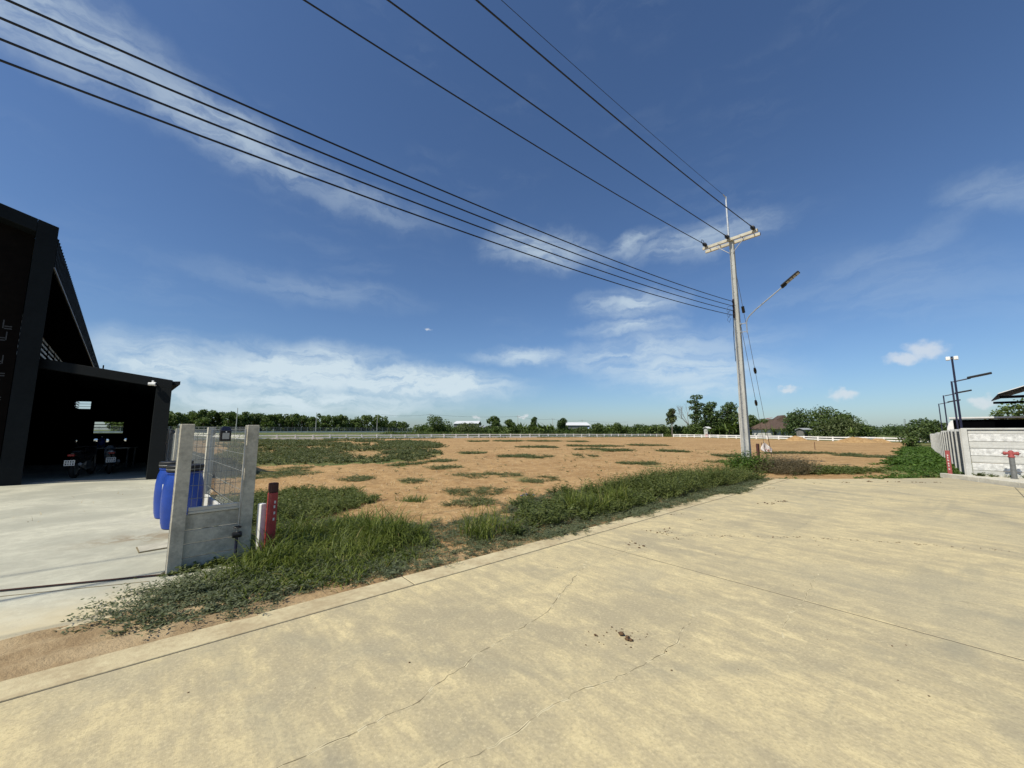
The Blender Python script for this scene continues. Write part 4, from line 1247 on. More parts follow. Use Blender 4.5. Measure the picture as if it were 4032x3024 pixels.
# ================================================================== RAIL FENCES, FAR STRUCTURES
def rail_fence(label, p, q, m, h=.95, sp=3.0, gaps=()):
    p = Vector((*p, 0)); q = Vector((*q, 0)); L = (q - p).length; d = (q - p).normalized(); rz = math.atan2(d.y, d.x)
    t = thing('rail_fence', label, 'fence', tuple(p), rz)
    pm = MB().prism([(-.12, -.11), (.12, -.11), (.12, .11), (-.12, .11)], -.3, h).mesh('post', m)
    rm = MB().box(sp / 2, 0, 0, sp - .25, .09, .22).mesh('rail', m)
    n = int(L / sp)
    for k in range(n + 1):
        c = p + d * (k * sp); z = gz(c.x, c.y)
        put('post', pm, t, (k * sp, 0, z))
        if k < n:
            c2 = p + d * ((k + 1) * sp); z2 = gz(c2.x, c2.y)
            for zz in (h - .27, h - .74):
                o = put('rail', rm, t, (k * sp, 0, z + zz)); o.rotation_euler = (0, -math.atan2(z2 - z, sp), 0)
rail_fence('weathered white concrete rail fence along the far left edge of the plot', RF0, RF1, WHITE)
rail_fence('bright white concrete rail fence along the far right edge of the plot', (RF1[0] + .9, RF1[1] - 2.6), RF2, WHITE)

def mound(label, x, y, rx, ry, h, seed):
    n, m = 14, 40; V = []; Q = []
    for i in range(n + 1):
        for j in range(m):
            r = i / n; a = 2 * math.pi * j / m
            px, py = rx * r * math.cos(a), ry * r * math.sin(a)
            hh = h * (1 - r ** 1.6) * (.55 + .9 * float(fbm(np.array([px * .9 + seed]), np.array([py * .9]), seed)[0])) - .12 * r
            V.append((px, py, hh))
    for i in range(n):
        for j in range(m):
            Q.append((i * m + j, (i + 1) * m + j, (i + 1) * m + (j + 1) % m, i * m + (j + 1) % m))
    me = quads_mesh('dirt_mound', np.array(V), np.array(Q), SOIL, smooth_=True)
    o = put('dirt_mound', me, None, (x, y, gz(x, y) - .03)); o['_'] = 0; del o['_']
    tag(o, label, 'mound')
mound('small heap of soil in front of the hipped roof house', 60, 82, 2.4, 2.4, 1.0, 5)
mound('wide low heap of soil beside the green field', 63, 71, 5.2, 2.2, .95, 9)
mound('low tail of soil heap right of the wide heap', 68.2, 72.5, 2.6, 1.6, .75, 19)

# trees ------------------------------------------------------------
def leaf_arrays(C, D, Nn, ln, wd, tone):
    """diamond leaves: centre base C, direction D, normal Nn (all (n,3)), length, width (n,)"""
    S = np.cross(Nn, D); S /= np.linalg.norm(S, axis=1, keepdims=True) + 1e-9
    ln = ln[:, None]; wd = wd[:, None]
    v0 = C; v2 = C + D * ln
    mid = C + D * ln * .45
    V = np.stack([v0, mid + S * wd * .5, v2, mid - S * wd * .5], 1)
    return V, tone

def unit(v): return v / (np.linalg.norm(v, axis=-1, keepdims=True) + 1e-9)

def crown_arrays(lobes, n, ls, rng, shell=.62, tone_lo=0.0):
    vol = np.array([l[3] * l[4] * l[5] for l in lobes]) ** .7
    pick = rng.choice(len(lobes), n, p=vol / vol.sum())
    Lb = np.array(lobes)[pick]
    d = unit(rng.normal(size=(n, 3)))
    r = shell + (1 - shell) * rng.random(n) ** .7
    bump = 1 + .22 * (vnoise(d[:, 0] * 2.6 + pick * 3.1 + 50, d[:, 1] * 2.6 + d[:, 2] * 2.2 + 50, 3) - .5) * 2
    P = Lb[:, :3] + d * Lb[:, 3:6] * (r * bump)[:, None]
    D = unit(d * .5 + rng.normal(size=(n, 3)) * .8 - np.array([0, 0, .15]))
    Nn = unit(d * .7 + np.array([0, 0, .6]) + rng.normal(size=(n, 3)) * .55)
    Nn = unit(Nn - D * (Nn * D).sum(1, keepdims=True))
    ln = ls * rng.uniform(.6, 1.4, n); wd = ln * rng.uniform(.5, .85, n)
    tone = np.clip(rng.normal(.42, .25, n) + .15 * (vnoise(P[:, 0] * .9 + 99, P[:, 2] * .9 + P[:, 1] * .6 + 99, 7) - .5) * 2, 0, .88)
    return leaf_arrays(P - D * ln[:, None] * .5, D, Nn, ln, wd, tone)

def leaves_obj(name, arrs, m, parent=None, loc=None):
    V = np.concatenate([a[0] for a in arrs]); T = np.concatenate([a[1] for a in arrs])
    n = len(V)
    me = quads_mesh(name, V.reshape(-1, 3), np.arange(n * 4).reshape(-1, 4), m, T)
    return put(name, me, parent, loc)

def limbs(mb, base, h, lobes, r0, rs):
    base = Vector(base)
    fork = base + Vector((rs.uniform(-.2, .2), rs.uniform(-.2, .2), h * .38))
    mb.tube([base - Vector((0, 0, .3)), base.lerp(fork, .5) + Vector((rs.uniform(-.1, .1), 0, 0)), fork], [r0, r0 * .8, r0 * .65], 7)
    for l in lobes:
        c = Vector(l[:3]); mid = fork.lerp(c, .5) + Vector((rs.uniform(-.3, .3), rs.uniform(-.3, .3), .1))
        mb.tube([fork, mid, c], [r0 * .5, r0 * .33, r0 * .12], 5)
        for k in range(2):
            e = c + Vector((rs.uniform(-.7, .7) * l[3], rs.uniform(-.7, .7) * l[4], rs.uniform(-.2, .7) * l[5]))
            mb.tube([mid, e], [r0 * .22, r0 * .06], 4)

def tree(name, label, x, y, h, w, n, m, cat='tree', ls=.55, nl=9, seed=0, flat=.8, group=None, low=.25, bark=BARK, lobes=None, shell=.55):
    rng = np.random.default_rng(seed + 100); rs = random.Random(seed)
    if lobes is None:
        lobes = []
        for k in range(nl):
            f = k / max(1, nl - 1)
            zc = h * (low + (1 - low) * (.25 + .6 * f))
            prof = math.sin(math.pi * min(1, max(.1, (.25 + .68 * f)))) ** .7
            a = rs.uniform(0, 6.28); rad = w * .5 * prof * rs.uniform(.2, .62)
            s_ = w * .5 * rs.uniform(.36, .55) * (1.1 - .35 * f)
            lobes.append((rad * math.cos(a), rad * math.sin(a), min(zc, h - s_ * flat), s_, s_, s_ * flat))
    t = thing(name, label, cat, (x, y, gz(x, y)), 0, group)
    mb = MB(); limbs(mb, (0, 0, 0), h, lobes, max(.06, .022 * h), rs)
    mb.build('trunk', bark, t)
    leaves_obj('crown', [crown_arrays(lobes, n, ls, rng, shell)], m, t)
    return t

def bush(name, label, x, y, h, w, n, m, seed=0, ls=.45, group=None):
    return tree(name, label, x, y, h, w, n, m, 'bush', ls, 8, seed, .75, group, low=-.05)

# belt of trees on the far left: reads as one mass
def belt():
    rng = np.random.default_rng(5); arrs = []; mb = MB(); rs = random.Random(9)
    for k in range(74):
        f = k / 73
        r = -1.02 + (.735 * f) + rs.uniform(-.006, .006)
        D = 172 + 60 * f + rs.uniform(-5, 8)
        x = r * D; z0 = gz(x, D)
        h = (11.6 - 2.2 * f) * rs.uniform(.84, 1.1) if f < .93 else 7.5 * rs.uniform(.8, 1)
        w = rs.uniform(4.6, 7)
        lobes = []
        for q in range(14):
            zc = h * rs.uniform(.06, .86); s_ = w * .5 * rs.uniform(.42, .66)
            lobes.append((x + rs.uniform(-.5, .5) * w, D + rs.uniform(-.5, .5) * w, z0 + min(zc, h - s_ * .9), s_, s_, s_ * .85))
        arrs.append(crown_arrays(lobes, 1250, .8, rng, .5))
        mb.tube([(x, D, z0 - .3), (x + .2, D, z0 + h * .6)], [.16, .1], 5)
    o = leaves_obj('tree_belt', arrs, TREEL, None)
    tag(o, 'dense dark green belt of trees on the far left horizon', 'trees', kind='stuff')
    mb.build('trunk_mass', BARK, o)
belt()

def far_trees():
    rng = np.random.default_rng(6); arrs = []; rs = random.Random(19)
    for k in range(110):
        r = rs.uniform(.86, 1.6); D = rs.uniform(230, 320); x = r * D; z0 = gz(x, D)
        h = rs.uniform(4, 8) ; w = h * 1.3
        arrs.append(crown_arrays([(x + rs.uniform(-.3, .3) * w, D, z0 + h * f, w * .4, w * .4, h * .35) for f in (.25, .5, .68)], 260, 1.1, rng, .5))
    for k in range(60):
        r = rs.uniform(-.30, .66); D = rs.uniform(300, 380); x = r * D; z0 = gz(x, D)
        h = rs.uniform(3.5, 7); w = h * 1.6
        arrs.append(crown_arrays([(x + rs.uniform(-.3, .3) * w, D, z0 + h * f, w * .45, w * .45, h * .35) for f in (.2, .45, .65)], 200, 1.2, rng, .5))
    o = leaves_obj('distant_trees', arrs, TREEL2)
    tag(o, 'distant low line of trees along the horizon', 'trees', kind='stuff')
far_trees()

def far_hedge():
    rng = np.random.default_rng(16); arrs = []; rs = random.Random(29)
    for k in range(120):
        r = -.24 + .93 * k / 119 + rs.uniform(-.005, .005); D = rs.uniform(139, 147); x = r * D; z0 = gz(x, D)
        h = rs.uniform(2.2, 3.6) + (1.0 if r > .2 else 0) ; w = rs.uniform(3, 4.5)
        lobes = [(x + rs.uniform(-.5, .5) * w, D + rs.uniform(-1, 1), z0 + h * f, w * .42, w * .42, h * .34) for f in (.15, .3, .5, .66, .66)]
        arrs.append(crown_arrays(lobes, 330, .55, rng, .45))
    for k in range(46):
        r = rs.uniform(.465, .665); D = rs.uniform(129, 138); x = r * D; z0 = gz(x, D)
        h = rs.uniform(3.6, 6.6); w = rs.uniform(3.5, 6)
        lobes = [(x + rs.uniform(-.5, .5) * w, D + rs.uniform(-1, 1), z0 + h * f, w * .42, w * .42, h * .3) for f in (.15, .3, .5, .68, .7)]
        arrs.append(crown_arrays(lobes, 420, .5, rng, .45))
    o = leaves_obj('far_hedge', arrs, TREEL)
    tag(o, 'continuous low hedge of mixed bushes behind the far rail fence', 'hedge', kind='stuff')
far_hedge()
T = tree
bush('round_bush', 'large round dark bush left of the white warehouse roof', -27, 138, 7.0, 12, 2600, TREEL, 1)
bush('spreading_bush', 'lower spreading bush in front of the white warehouse roof', -15.5, 134, 4.3, 11, 2200, TREEL3, 2)
T('round_tree', 'dense round tree right of the white warehouse, behind the small shed', -6.9, 146, 7.4, 7.2, 2200, TREEL, seed=3, low=.05)
T('round_tree', 'smaller round tree just right of the small grey shed', -1.0, 138, 5.9, 5.6, 1800, TREEL, seed=4, low=.0)
bush('round_bush', 'small dark bush below the tall wire pole', 2.2, 142, 4.2, 4, 1200, TREEL2, 5)
T('round_tree', 'dark tree rising behind the banana clump', 8.4, 150, 7.4, 5.2, 1900, TREEL2, seed=6, low=.05)
T('layered_tree', 'tree with layered crown at the left end of the grey warehouse', 18.6, 142, 6.9, 5.6, 1900, TREEL2, seed=7, low=.05)
bush('spreading_bush', 'low bush in front of the grey warehouse wall', 25.5, 138, 3.0, 9, 1800, TREEL3, 8)
bush('round_bush', 'dark bush right of the grey warehouse', 31, 140, 4.8, 6, 1700, TREEL, 9)
bush('round_bush', 'bush with loose top in the hedge left of the tall trees', 38.5, 141, 5.0, 8, 2000, TREEL, 10)
bush('round_bush', 'wide dark bush in the middle of the far hedge', 46, 142, 4.7, 9, 2200, TREEL2, 11)
bush('round_bush', 'bush at the foot of the slender open tree', 53, 140, 4.4, 9, 2200, TREEL, 12)
T('slender_tree', 'slender open tree left of the bare branches', 56.2, 136, 10.2, 6.0, 1500, TREEL3, seed=13, low=.38, nl=8, bark=BARK_GREY, shell=.3)
lob = [(0.3, 0, 13.6, 2.0, 2.0, .8), (-.9, .3, 12.0, 1.9, 1.9, .7), (1.0, -.2, 11.0, 1.8, 1.8, .7), (-.4, 0, 9.8, 2.1, 2.1, .8), (.9, .4, 8.4, 2.0, 2, .9), (-.6, 0, 7.0, 2.2, 2.2, 1.0), (.6, 0, 5.2, 2.6, 2.6, 1.4), (-.4, 0, 3.0, 2.8, 2.6, 1.6)]
T('tall_tree', 'tallest tree with tiered tufts of foliage behind the bare branches', 63.2, 132, 15, 6, 2600, TREEL2, seed=14, lobes=lob)
T('tall_tree', 'broad dark tree between the tiered tree and the utility pole', 67.0, 130, 12.6, 8, 3200, TREEL2, seed=15, low=.05, nl=12)
T('tall_tree', 'wide crowned tree just left of the utility pole', 72.3, 129, 12.4, 10, 3600, TREEL2, seed=16, low=.1, nl=13, flat=.7)
T('round_tree', 'tree behind the utility pole', 78.5, 128, 7.6, 8, 2200, TREEL, seed=17, low=.05)
bush('round_bush', 'low bush right of the utility pole beside the house', 79.0, 120, 5.8, 6, 1800, TREEL, 18)
T('round_tree', 'tree beside the brown hipped roof with the red roof above', 80.5, 124, 6.2, 7, 1900, TREEL, seed=19, low=.0)
for k, (x, y, h, w, s_, lab) in enumerate(((76.5, 103, 8.2, 11, 21, 'left and darkest part of the big tree group right of the house'), (81.5, 101, 8.8, 12, 22, 'tallest tree of the big group right of the house'),
                                     (86, 99, 7.2, 10, 23, 'right tree of the big group sloping towards the green field'), (80, 95, 5.4, 11, 24, 'lower tree at the front of the big group'),
                                     (85.5, 94.5, 4.0, 8, 25, 'low rounded tree at the right end of the big group'))):
    T('spreading_tree', lab, x, y, h, w, 4200, (TREEL2, TREEL, TREEL, TREEL3, TREEL)[k], seed=s_, low=-.02, nl=16, flat=.75, ls=.42)
T('round_tree', 'tree standing behind the far end of the side wall', 61.5, 56, 3.7, 5.5, 2200, TREEL2, seed=31, low=.0, ls=.3)
bush('round_bush', 'dark bush at the far end of the side wall', 48.0, 46.8, 1.35, 2.0, 1100, TREEL, 32, ls=.2)
bush('round_bush', 'bush between the side wall end and the far treeline', 75, 70.5, 4.6, 9, 2200, TREEL2, 33, ls=.4)
T('round_tree', 'tree behind the low shed at the right edge', 62, 46.5, 6.2, 8, 2600, TREEL, seed=34, low=.0, ls=.35)

# bare tree
def bare_tree():
    rs = random.Random(4); x, y = 60.5, 131
    t = thing('bare_tree', 'leafless grey tree with thin spreading branches left of the tiered tree', 'tree', (x, y, gz(x, y)))
    mb = MB()
    def grow(p, d, L, r, lev):
        pts = [p]; dd = d.copy()
        for k in range(3):
            dd = (dd + Vector((rs.uniform(-.16, .16), rs.uniform(-.16, .16), .05))).normalized()
            pts.append(pts[-1] + dd * L / 3)
        mb.tube(pts, [r, r * .85, r * .7, r * .5], 5 if lev < 2 else 4)
        if lev < 4:
            for k in range(3 if lev else 4):
                q = pts[rs.choice((2, 3, 3))]
                nd = (dd + Vector((rs.uniform(-.7, .6), rs.uniform(-.5, .5), rs.uniform(-.1, .5)))).normalized()
                grow(q, nd, L * rs.uniform(.6, .78), r * .55, lev + 1)
    grow(Vector((0, 0, -.3)), Vector((-.12, 0, 1)), 4.6, .17, 0)
    mb.build('branches', BARK_GREY, t)
bare_tree()

# palms and bananas
def strip_leaf(base, d, L, w, droop, seg=5, fold=.25):
    """arching broad leaf: list of quads (left and right blade)"""
    pts = []; p = Vector(base); d = Vector(d).normalized()
    for k in range(seg + 1):
        pts.append(p.copy()); d = (d + Vector((0, 0, -droop))).normalized(); p = p + d * L / seg
    q = []
    for k in range(seg):
        a, b = pts[k], pts[k + 1]
        h = (b - a).normalized(); s_ = h.cross(Vector((0, 0, 1)));
        s_ = s_.normalized() if s_.length > .05 else Vector((1, 0, 0))
        up = s_.cross(h)
        w0 = w * math.sin(math.pi * min(.98, .12 + .86 * k / seg)); w1 = w * math.sin(math.pi * min(.98, .12 + .86 * (k + 1) / seg))
        for sg in (-1, 1):
            q.append((a, b, b + s_ * sg * w1 + up * w1 * fold, a + s_ * sg * w0 + up * w0 * fold))
    return q
def banana(label, x, y, h, seed, group, m=PALML, name='banana_plant', cat='plant', n=8, wid=.30):
    rs = random.Random(seed)
    t = thing(name, label, cat, (x, y, gz(x, y)), rs.uniform(0, 6), group)
    MB().tube([(0, 0, -.2), (.05, 0, h * .3), (.08, .04, h * .55)], [.16, .13, .08], 7).build('stem', STEM, t)
    V = []; tone = []
    for k in range(n):
        a = rs.uniform(0, 6.28); e = rs.uniform(.5, 1.35)
        tn = rs.uniform(.1, .85)
        for qd in strip_leaf((.08, .04, h * .5), (math.cos(a) * math.cos(e), math.sin(a) * math.cos(e), math.sin(e)), h * rs.uniform(.5, .68), wid * h / 3.5, rs.uniform(.12, .34)):
            V.append([tuple(p) for p in qd]); tone.append(tn + rs.uniform(-.1, .05))
    V = np.array(V)
    put('leaves', quads_mesh('leaves', V.reshape(-1, 3), np.arange(len(V) * 4).reshape(-1, 4), m, np.clip(tone, 0, .88)), t)
for k in range(9):
    banana(('leftmost', 'second', 'third', 'fourth', 'fifth', 'sixth', 'seventh', 'eighth', 'rightmost')[k] + ' banana plant from the left in the clump before the dark tree', 3.4 + k * 1.35 + random.uniform(-.3, .3), 134 + random.uniform(-1.5, 1.5), random.uniform(3.6, 4.9), 50 + k, 'banana clump in front of the dark tree', n=10)
for k, (x, y, h) in enumerate(((40.5, 137, 4.2), (44.2, 137.5, 4.0), (48.5, 137, 4.0), (51.4, 136.5, 4.4), (34.5, 137, 4.3))):
    banana('feathery palm like plant in the far hedge, ' + ('second of five from the left', 'third of five from the left', 'fourth of five from the left', 'rightmost of five', 'leftmost of five')[k], x, y, h, 70 + k, 'plants in the far hedge', n=12, wid=.16)
for k, (r, D, h, lab) in enumerate(((.536, 121, 4.2, 'bright small palm left of the yellow leaved palm'), (.553, 120, 4.6, 'yellow green palm in front of the broad tree'), (.571, 121, 5.4, 'upright yellowish palm left of the utility pole'),
                                    (.598, 120, 7.2, 'tall fan palm just left of the utility pole base'), (.655, 114, 3.2, 'small palm right of the utility pole by the low wall'), (.674, 113.5, 3.5, 'small palm below the left slope of the brown roof'),
                                    (.698, 113, 3.4, 'small palm below the middle of the brown roof'), (.717, 113, 4.2, 'palm below the right slope of the brown roof'), (.512, 122, 3.4, 'pale low palm beside the white shed'), (.877, 88, 3.2, 'pale banana plant at the foot of the big tree group'),
                                    (.765, 96, 2.6, 'low palm beside the old grey shed'))):
    banana(lab, r * D, D, h, 90 + k, 'small palms near the house', n=16, wid=.15, name='palm', cat='palm')

# houses and sheds -------------------------------------------------
def hip_house():
    x0, x1, D, dep = 76.2, 85.8, 115, 9
    xc = (x0 + x1) / 2; z = gz(xc, D)
    t = thing('hipped_house', 'house with brown hipped tile roof behind palms right of the pole', 'house', (xc, D, z), R(8))
    w = (x1 - x0); ze, zr = 2.75, 5.75
    MB().box(0, dep / 2, -.2, w - 1.6, dep - 1.6, ze + .25).build('wall', WALLW, t)
    mb = MB(); h = .9
    mb.v = [(-w / 2, 0, ze), (w / 2, 0, ze), (w / 2, dep, ze), (-w / 2, dep, ze), (-h, dep / 2, zr), (h, dep / 2, zr)]
    mb.f = [(0, 1, 5, 4), (1, 2, 5), (2, 3, 4, 5), (3, 0, 4), (3, 2, 1, 0)]
    rf = mb.build('roof', TILE_BROWN, t)
    mb = MB()
    for a, b in ((0, 4), (1, 5), (4, 5), (2, 5), (3, 4)):
        vs_ = [(-w / 2, 0, ze), (w / 2, 0, ze), (w / 2, dep, ze), (-w / 2, dep, ze), (-h, dep / 2, zr), (h, dep / 2, zr)]
        mb.tube([vs_[a], vs_[b]], .12, 6)
    mb.build('ridge_tiles', TILE_BROWN, rf)
    for x in (-2.6, 0, 2.6):
        wn = MB().box(x, .78, 1.0, 1.2, .08, 1.2).build('window', WHITE_OLD, t)
        MB().box(x, .72, 1.08, 1.04, .05, 1.04).build('pane', GLASS_D, wn)
hip_house()
def gable_house():
    D = 138; x = .703 * D; z = gz(x, D)
    t = thing('gable_house', 'taller white house with red and brown gable roof behind the hipped roof', 'house', (x, D, z), R(-20))
    MB().box(0, 3, -.2, 5.2, 6, 5.9).build('wall', WALLW, t)
    mb = MB(); mb.v = [(-3.2, -.6, 5.6), (3.2, -.6, 5.6), (3.2, 6.6, 5.6), (-3.2, 6.6, 5.6), (0, -.6, 7.9), (0, 6.6, 7.9)]
    mb.f = [(0, 1, 4), (1, 2, 5, 4), (2, 3, 5), (3, 0, 4, 5), (3, 2, 1, 0)]
    mb.build('roof', TILE_BROWN, t)
    mb = MB().obox((-6.2, 1, 6.35), (3.2, 0, .6), (0, 5, 0), (0, 0, .12))
    mb.build('red_roof', TILE_RED, t)
    MB().box(-4.6, 3.5, -.2, 3, 4.4, 6.5).build('wing_wall', WALLW, t)
    for xx in (-1.3, 1.3):
        wn = MB().box(xx, -.03, 3.6, 1.1, .08, 1.3).build('window', WHITE_OLD, t)
        MB().box(xx, -.09, 3.7, .9, .05, 1.1).build('pane', GLASS_D, wn)
gable_house()
def shed_(label, r0, r1, D, ze, zr, roof, dep=14, wall=SHEDW, name='warehouse', cat='warehouse', rz=0):
    x0, x1 = r0 * D, r1 * D; xc = (x0 + x1) / 2; z = gz(xc, D); w = x1 - x0
    t = thing(name, label, cat, (xc, D, z), rz)
    ze -= z; zr -= z
    MB().box(0, dep / 2 + .3, -.3, w - .6, dep - .6, ze + .25).build('wall', wall, t)
    mb = MB()
    mb.obox((-w / 2, 0, ze), (w, 0, 0), (0, dep / 2, zr - ze), (0, 0, .12)); mb.obox((-w / 2, dep / 2, zr), (w, 0, 0), (0, dep / 2, ze - zr), (0, 0, .12))
    mb.build('roof', roof, t)
    n = max(1, int(w / 4))
    for k in range(n):
        MB().box(-w / 2 + (k + .5) * w / n, .55, 0, w / n * .5, .12, min(2.6, ze * .7)).build('door', ROOFM, t)
shed_('white roofed warehouse behind the spreading bush', -.152, -.087, 230, 5.6, 7.4, SHEDROOF, 26)
shed_('grey roofed warehouse wing right of the white warehouse', -.098, -.069, 200, 3.0, 4.0, SHEDROOF_G, 16)
shed_('small dark shed with pale roof between bush and round tree', -.066, -.033, 150, 2.5, 3.4, SHEDROOF_G, 6, name='small_shed', cat='shed')
shed_('grey walled warehouse with white roof behind the banana clump', .134, .203, 215, 4.4, 6.2, SHEDROOF, 20)
shed_('old grey board shed beside the big tree group', .753, .777, 97, 1.75, 2.1, SHEDROOF_G, 3, OLDWOOD, 'board_shed', 'shed')
shed_('tiny white shed between the small palms left of the pole', .505, .515, 124, 2.2, 2.7, SHEDROOF, 3, WALLW, 'white_shed', 'shed')
u_ = thing('beach_parasol', 'pale blue parasol right of the grey warehouse', 'parasol', (.2 * 190, 190, gz(38, 190)))
MB().tube([(0, 0, -.2), (0, 0, 3.6)], .05, 6).build('pole', STEEL, u_)
MB().lathe([(2.4, 2.5), (1.9, 2.9), (1.0, 3.3), (.05, 3.6)], n=14).build('canopy', mat('pale_blue_canvas', (.42, .52, .68), .7, var=.1), u_, smooth_=True)
lw = thing('low_wall', 'long low dark grey wall behind the white rail fence', 'wall', (64, 124, gz(64, 124)), math.atan2(-32, 22))
for k in range(13):
    MB().box(1.5 + k * 3, 0, -.4, 2.96, .2, 1.25 - .012 * k).build('wall_panel', SHEDW, lw, bevel=.02)
shr = thing('red_water_jar', 'small red jar standing before the white shed', 'jar', (.5 * 120, 119.5, gz(60, 119.5)))
MB().lathe([(.3, 0), (.5, .3), (.5, .6), (.35, .9), (.4, 1.0)], n=14).build('body', RED, shr, smooth_=True)
MB().lathe([(.43, 1.0), (.43, 1.06), (.1, 1.12)], n=14).build('lid', RED, shr)

# wire poles far away
def far_pole(label, r, D, h, group, arm=True):
    x = r * D
    t = thing('wire_pole', label, 'pole', (x, D, gz(x, D)), R(30), group)
    MB().tube([(0, 0, -.3), (0, 0, h)], [.17, .11], 6).build('shaft', CONC_POLE, t)
    if arm:
        MB().box(0, 0, h - .7, 2.0, .12, .12).build('crossarm', CONC_POLE, t)
        for k in (-.9, 0, .9):
            MB().lathe([(.05, 0), (.07, .1), (.04, .22)], (k, 0, h - .58), 6).build('insulator', CERAM, t)
    return Vector((x, D, gz(x, D) + h - .6))
far_pole('slim pole rising before the left end of the tree belt', -.713, 150, 9.6, 'poles along the tree belt', False)
far_pole('pole in the middle before the tree belt', -.507, 180, 9.2, 'poles along the tree belt', False)
far_pole('pole before the right end of the tree belt', -.349, 205, 9.0, 'poles along the tree belt', False)
wp = [far_pole('wire pole left of the large round bush', -.213, 205, 10.2, 'wire poles behind the far hedge'), far_pole('wire pole right of the small round tree', .015, 205, 9.8, 'wire poles behind the far hedge'),
      far_pole('wire pole right of the banana clump', .105, 240, 9.6, 'wire poles behind the far hedge'), far_pole('wire pole above the grey warehouse', .182, 275, 9.8, 'wire poles behind the far hedge')]
wp = [Vector((-.34 * 205, 205, wp[0].z))] + wp + [Vector((.30 * 320, 320, wp[3].z))]
names_ = ('left of the large bush', 'over the white warehouse', 'over the banana clump', 'over the grey warehouse', 'right of the grey warehouse')
for k in range(5):
    pts = []
    for q in range(9):
        t = q / 8; c = wp[k].lerp(wp[k + 1], t); c.z -= 3 * t * (1 - t); pts.append(c - wp[k])
    o = MB().tube(pts, .035, 4).build('overhead_line', CABLE, None, tuple(wp[k]))
    tag(o, 'thin far overhead line ' + names_[k], 'cable')

# far chain link fence with white plinth before the tree belt
cl = thing('chain_link_fence', 'long grey chain link fence on a pale plinth before the tree belt', 'fence')
c0 = Vector((-140, 128, 0)); c1 = Vector((-46, 200, 0)); cd = (c1 - c0).normalized(); cl_n = int((c1 - c0).length / 2.5)
pm = MB().tube([(0, 0, -.2), (0, 0, 2.3)], .05, 5).mesh('post', GALV)
rm = None
ca = math.atan2(cd.y, cd.x)
for k in range(cl_n):
    c = c0 + cd * (k * 2.5); z = gz(c.x, c.y)
    put('post', pm, cl, (c.x, c.y, z))
    mb = MB().obox((c.x, c.y, z - .2), cd * 2.5, Vector((-cd.y, cd.x, 0)) * .25, (0, 0, .75)); mb.build('plinth', WHITE_OLD, cl)
    mb = MB()
    for zz in (.7, 1.1, 1.5, 1.9, 2.25):
        mb.tube([(c.x, c.y, z + zz), (c.x + cd.x * 2.5, c.y + cd.y * 2.5, z + zz)], .018, 3, False)
    for q in range(6):
        s0 = q / 6
        a = c + cd * (2.5 * s0); b = c + cd * (2.5 * min(1, s0 + .35))
        mb.tube([(a.x, a.y, z + .55), (b.x, b.y, z + 2.25)], .014, 3, False); mb.tube([(a.x, a.y, z + 2.25), (b.x, b.y, z + .55)], .014, 3, False)
    mb.build('wire_mesh', STEEL, cl)

for k, (r, D, lab) in enumerate(((1.017, 900, 'faint lattice pylon on the right horizon'), (1.030, 1000, 'second faint lattice pylon, right of the first'))):
    x = r * D; t = thing('lattice_pylon', lab, 'pylon', (x, D, gz(900, 800)), R(30)); h = 34
    mb = MB()
    for sx in (-1, 1):
        for sy in (-1, 1):
            mb.tube([(sx * 3, sy * 3, -.5), (sx * .8, sy * .8, h)], .16, 4)
    for q in range(7):
        f = q / 7; f2 = (q + 1) / 7; w0 = 3 - 2.2 * f; w1 = 3 - 2.2 * f2
        mb.tube([(-w0, -w0, h * f), (w1, -w1, h * f2)], .1, 4); mb.tube([(w0, w0, h * f), (-w1, w1, h * f2)], .1, 4)
    mb.build('tower', STEEL, t)
    MB().tube([(-5, 0, h * .8), (5, 0, h * .8)], .2, 4).build('arm', STEEL, t)
    MB().tube([(-4, 0, h * .93), (4, 0, h * .93)], .2, 4).build('arm', STEEL, t)

# ================================================================== VEGETATION ON THE GROUND
def scatter(region, n, rng, bbox):
    """n random points of bbox kept where region(x,y) (0..1) allows"""
    x = rng.uniform(bbox[0], bbox[1], n); y = rng.uniform(bbox[2], bbox[3], n)
    keep = rng.random(n) < region(x, y)
    return x[keep], y[keep]

def ground_z(x, y):
    a = x * UX + y * UY; b = x * VX + y * VY; d = np.hypot(x, y)
    z = gz_np(x, y)
    rough = (fbm(x * 1.7, y * 1.7, 21, 5) - .5) * .10 + (fbm(x * 7, y * 7, 5, 3) - .5) * .045
    z = z + rough * smooth(90, 45, d) * smooth(4.3, 5.4, b)
    onroad = (b < 4.27) & (a < 15.5)
    return np.where(onroad, .004, z)

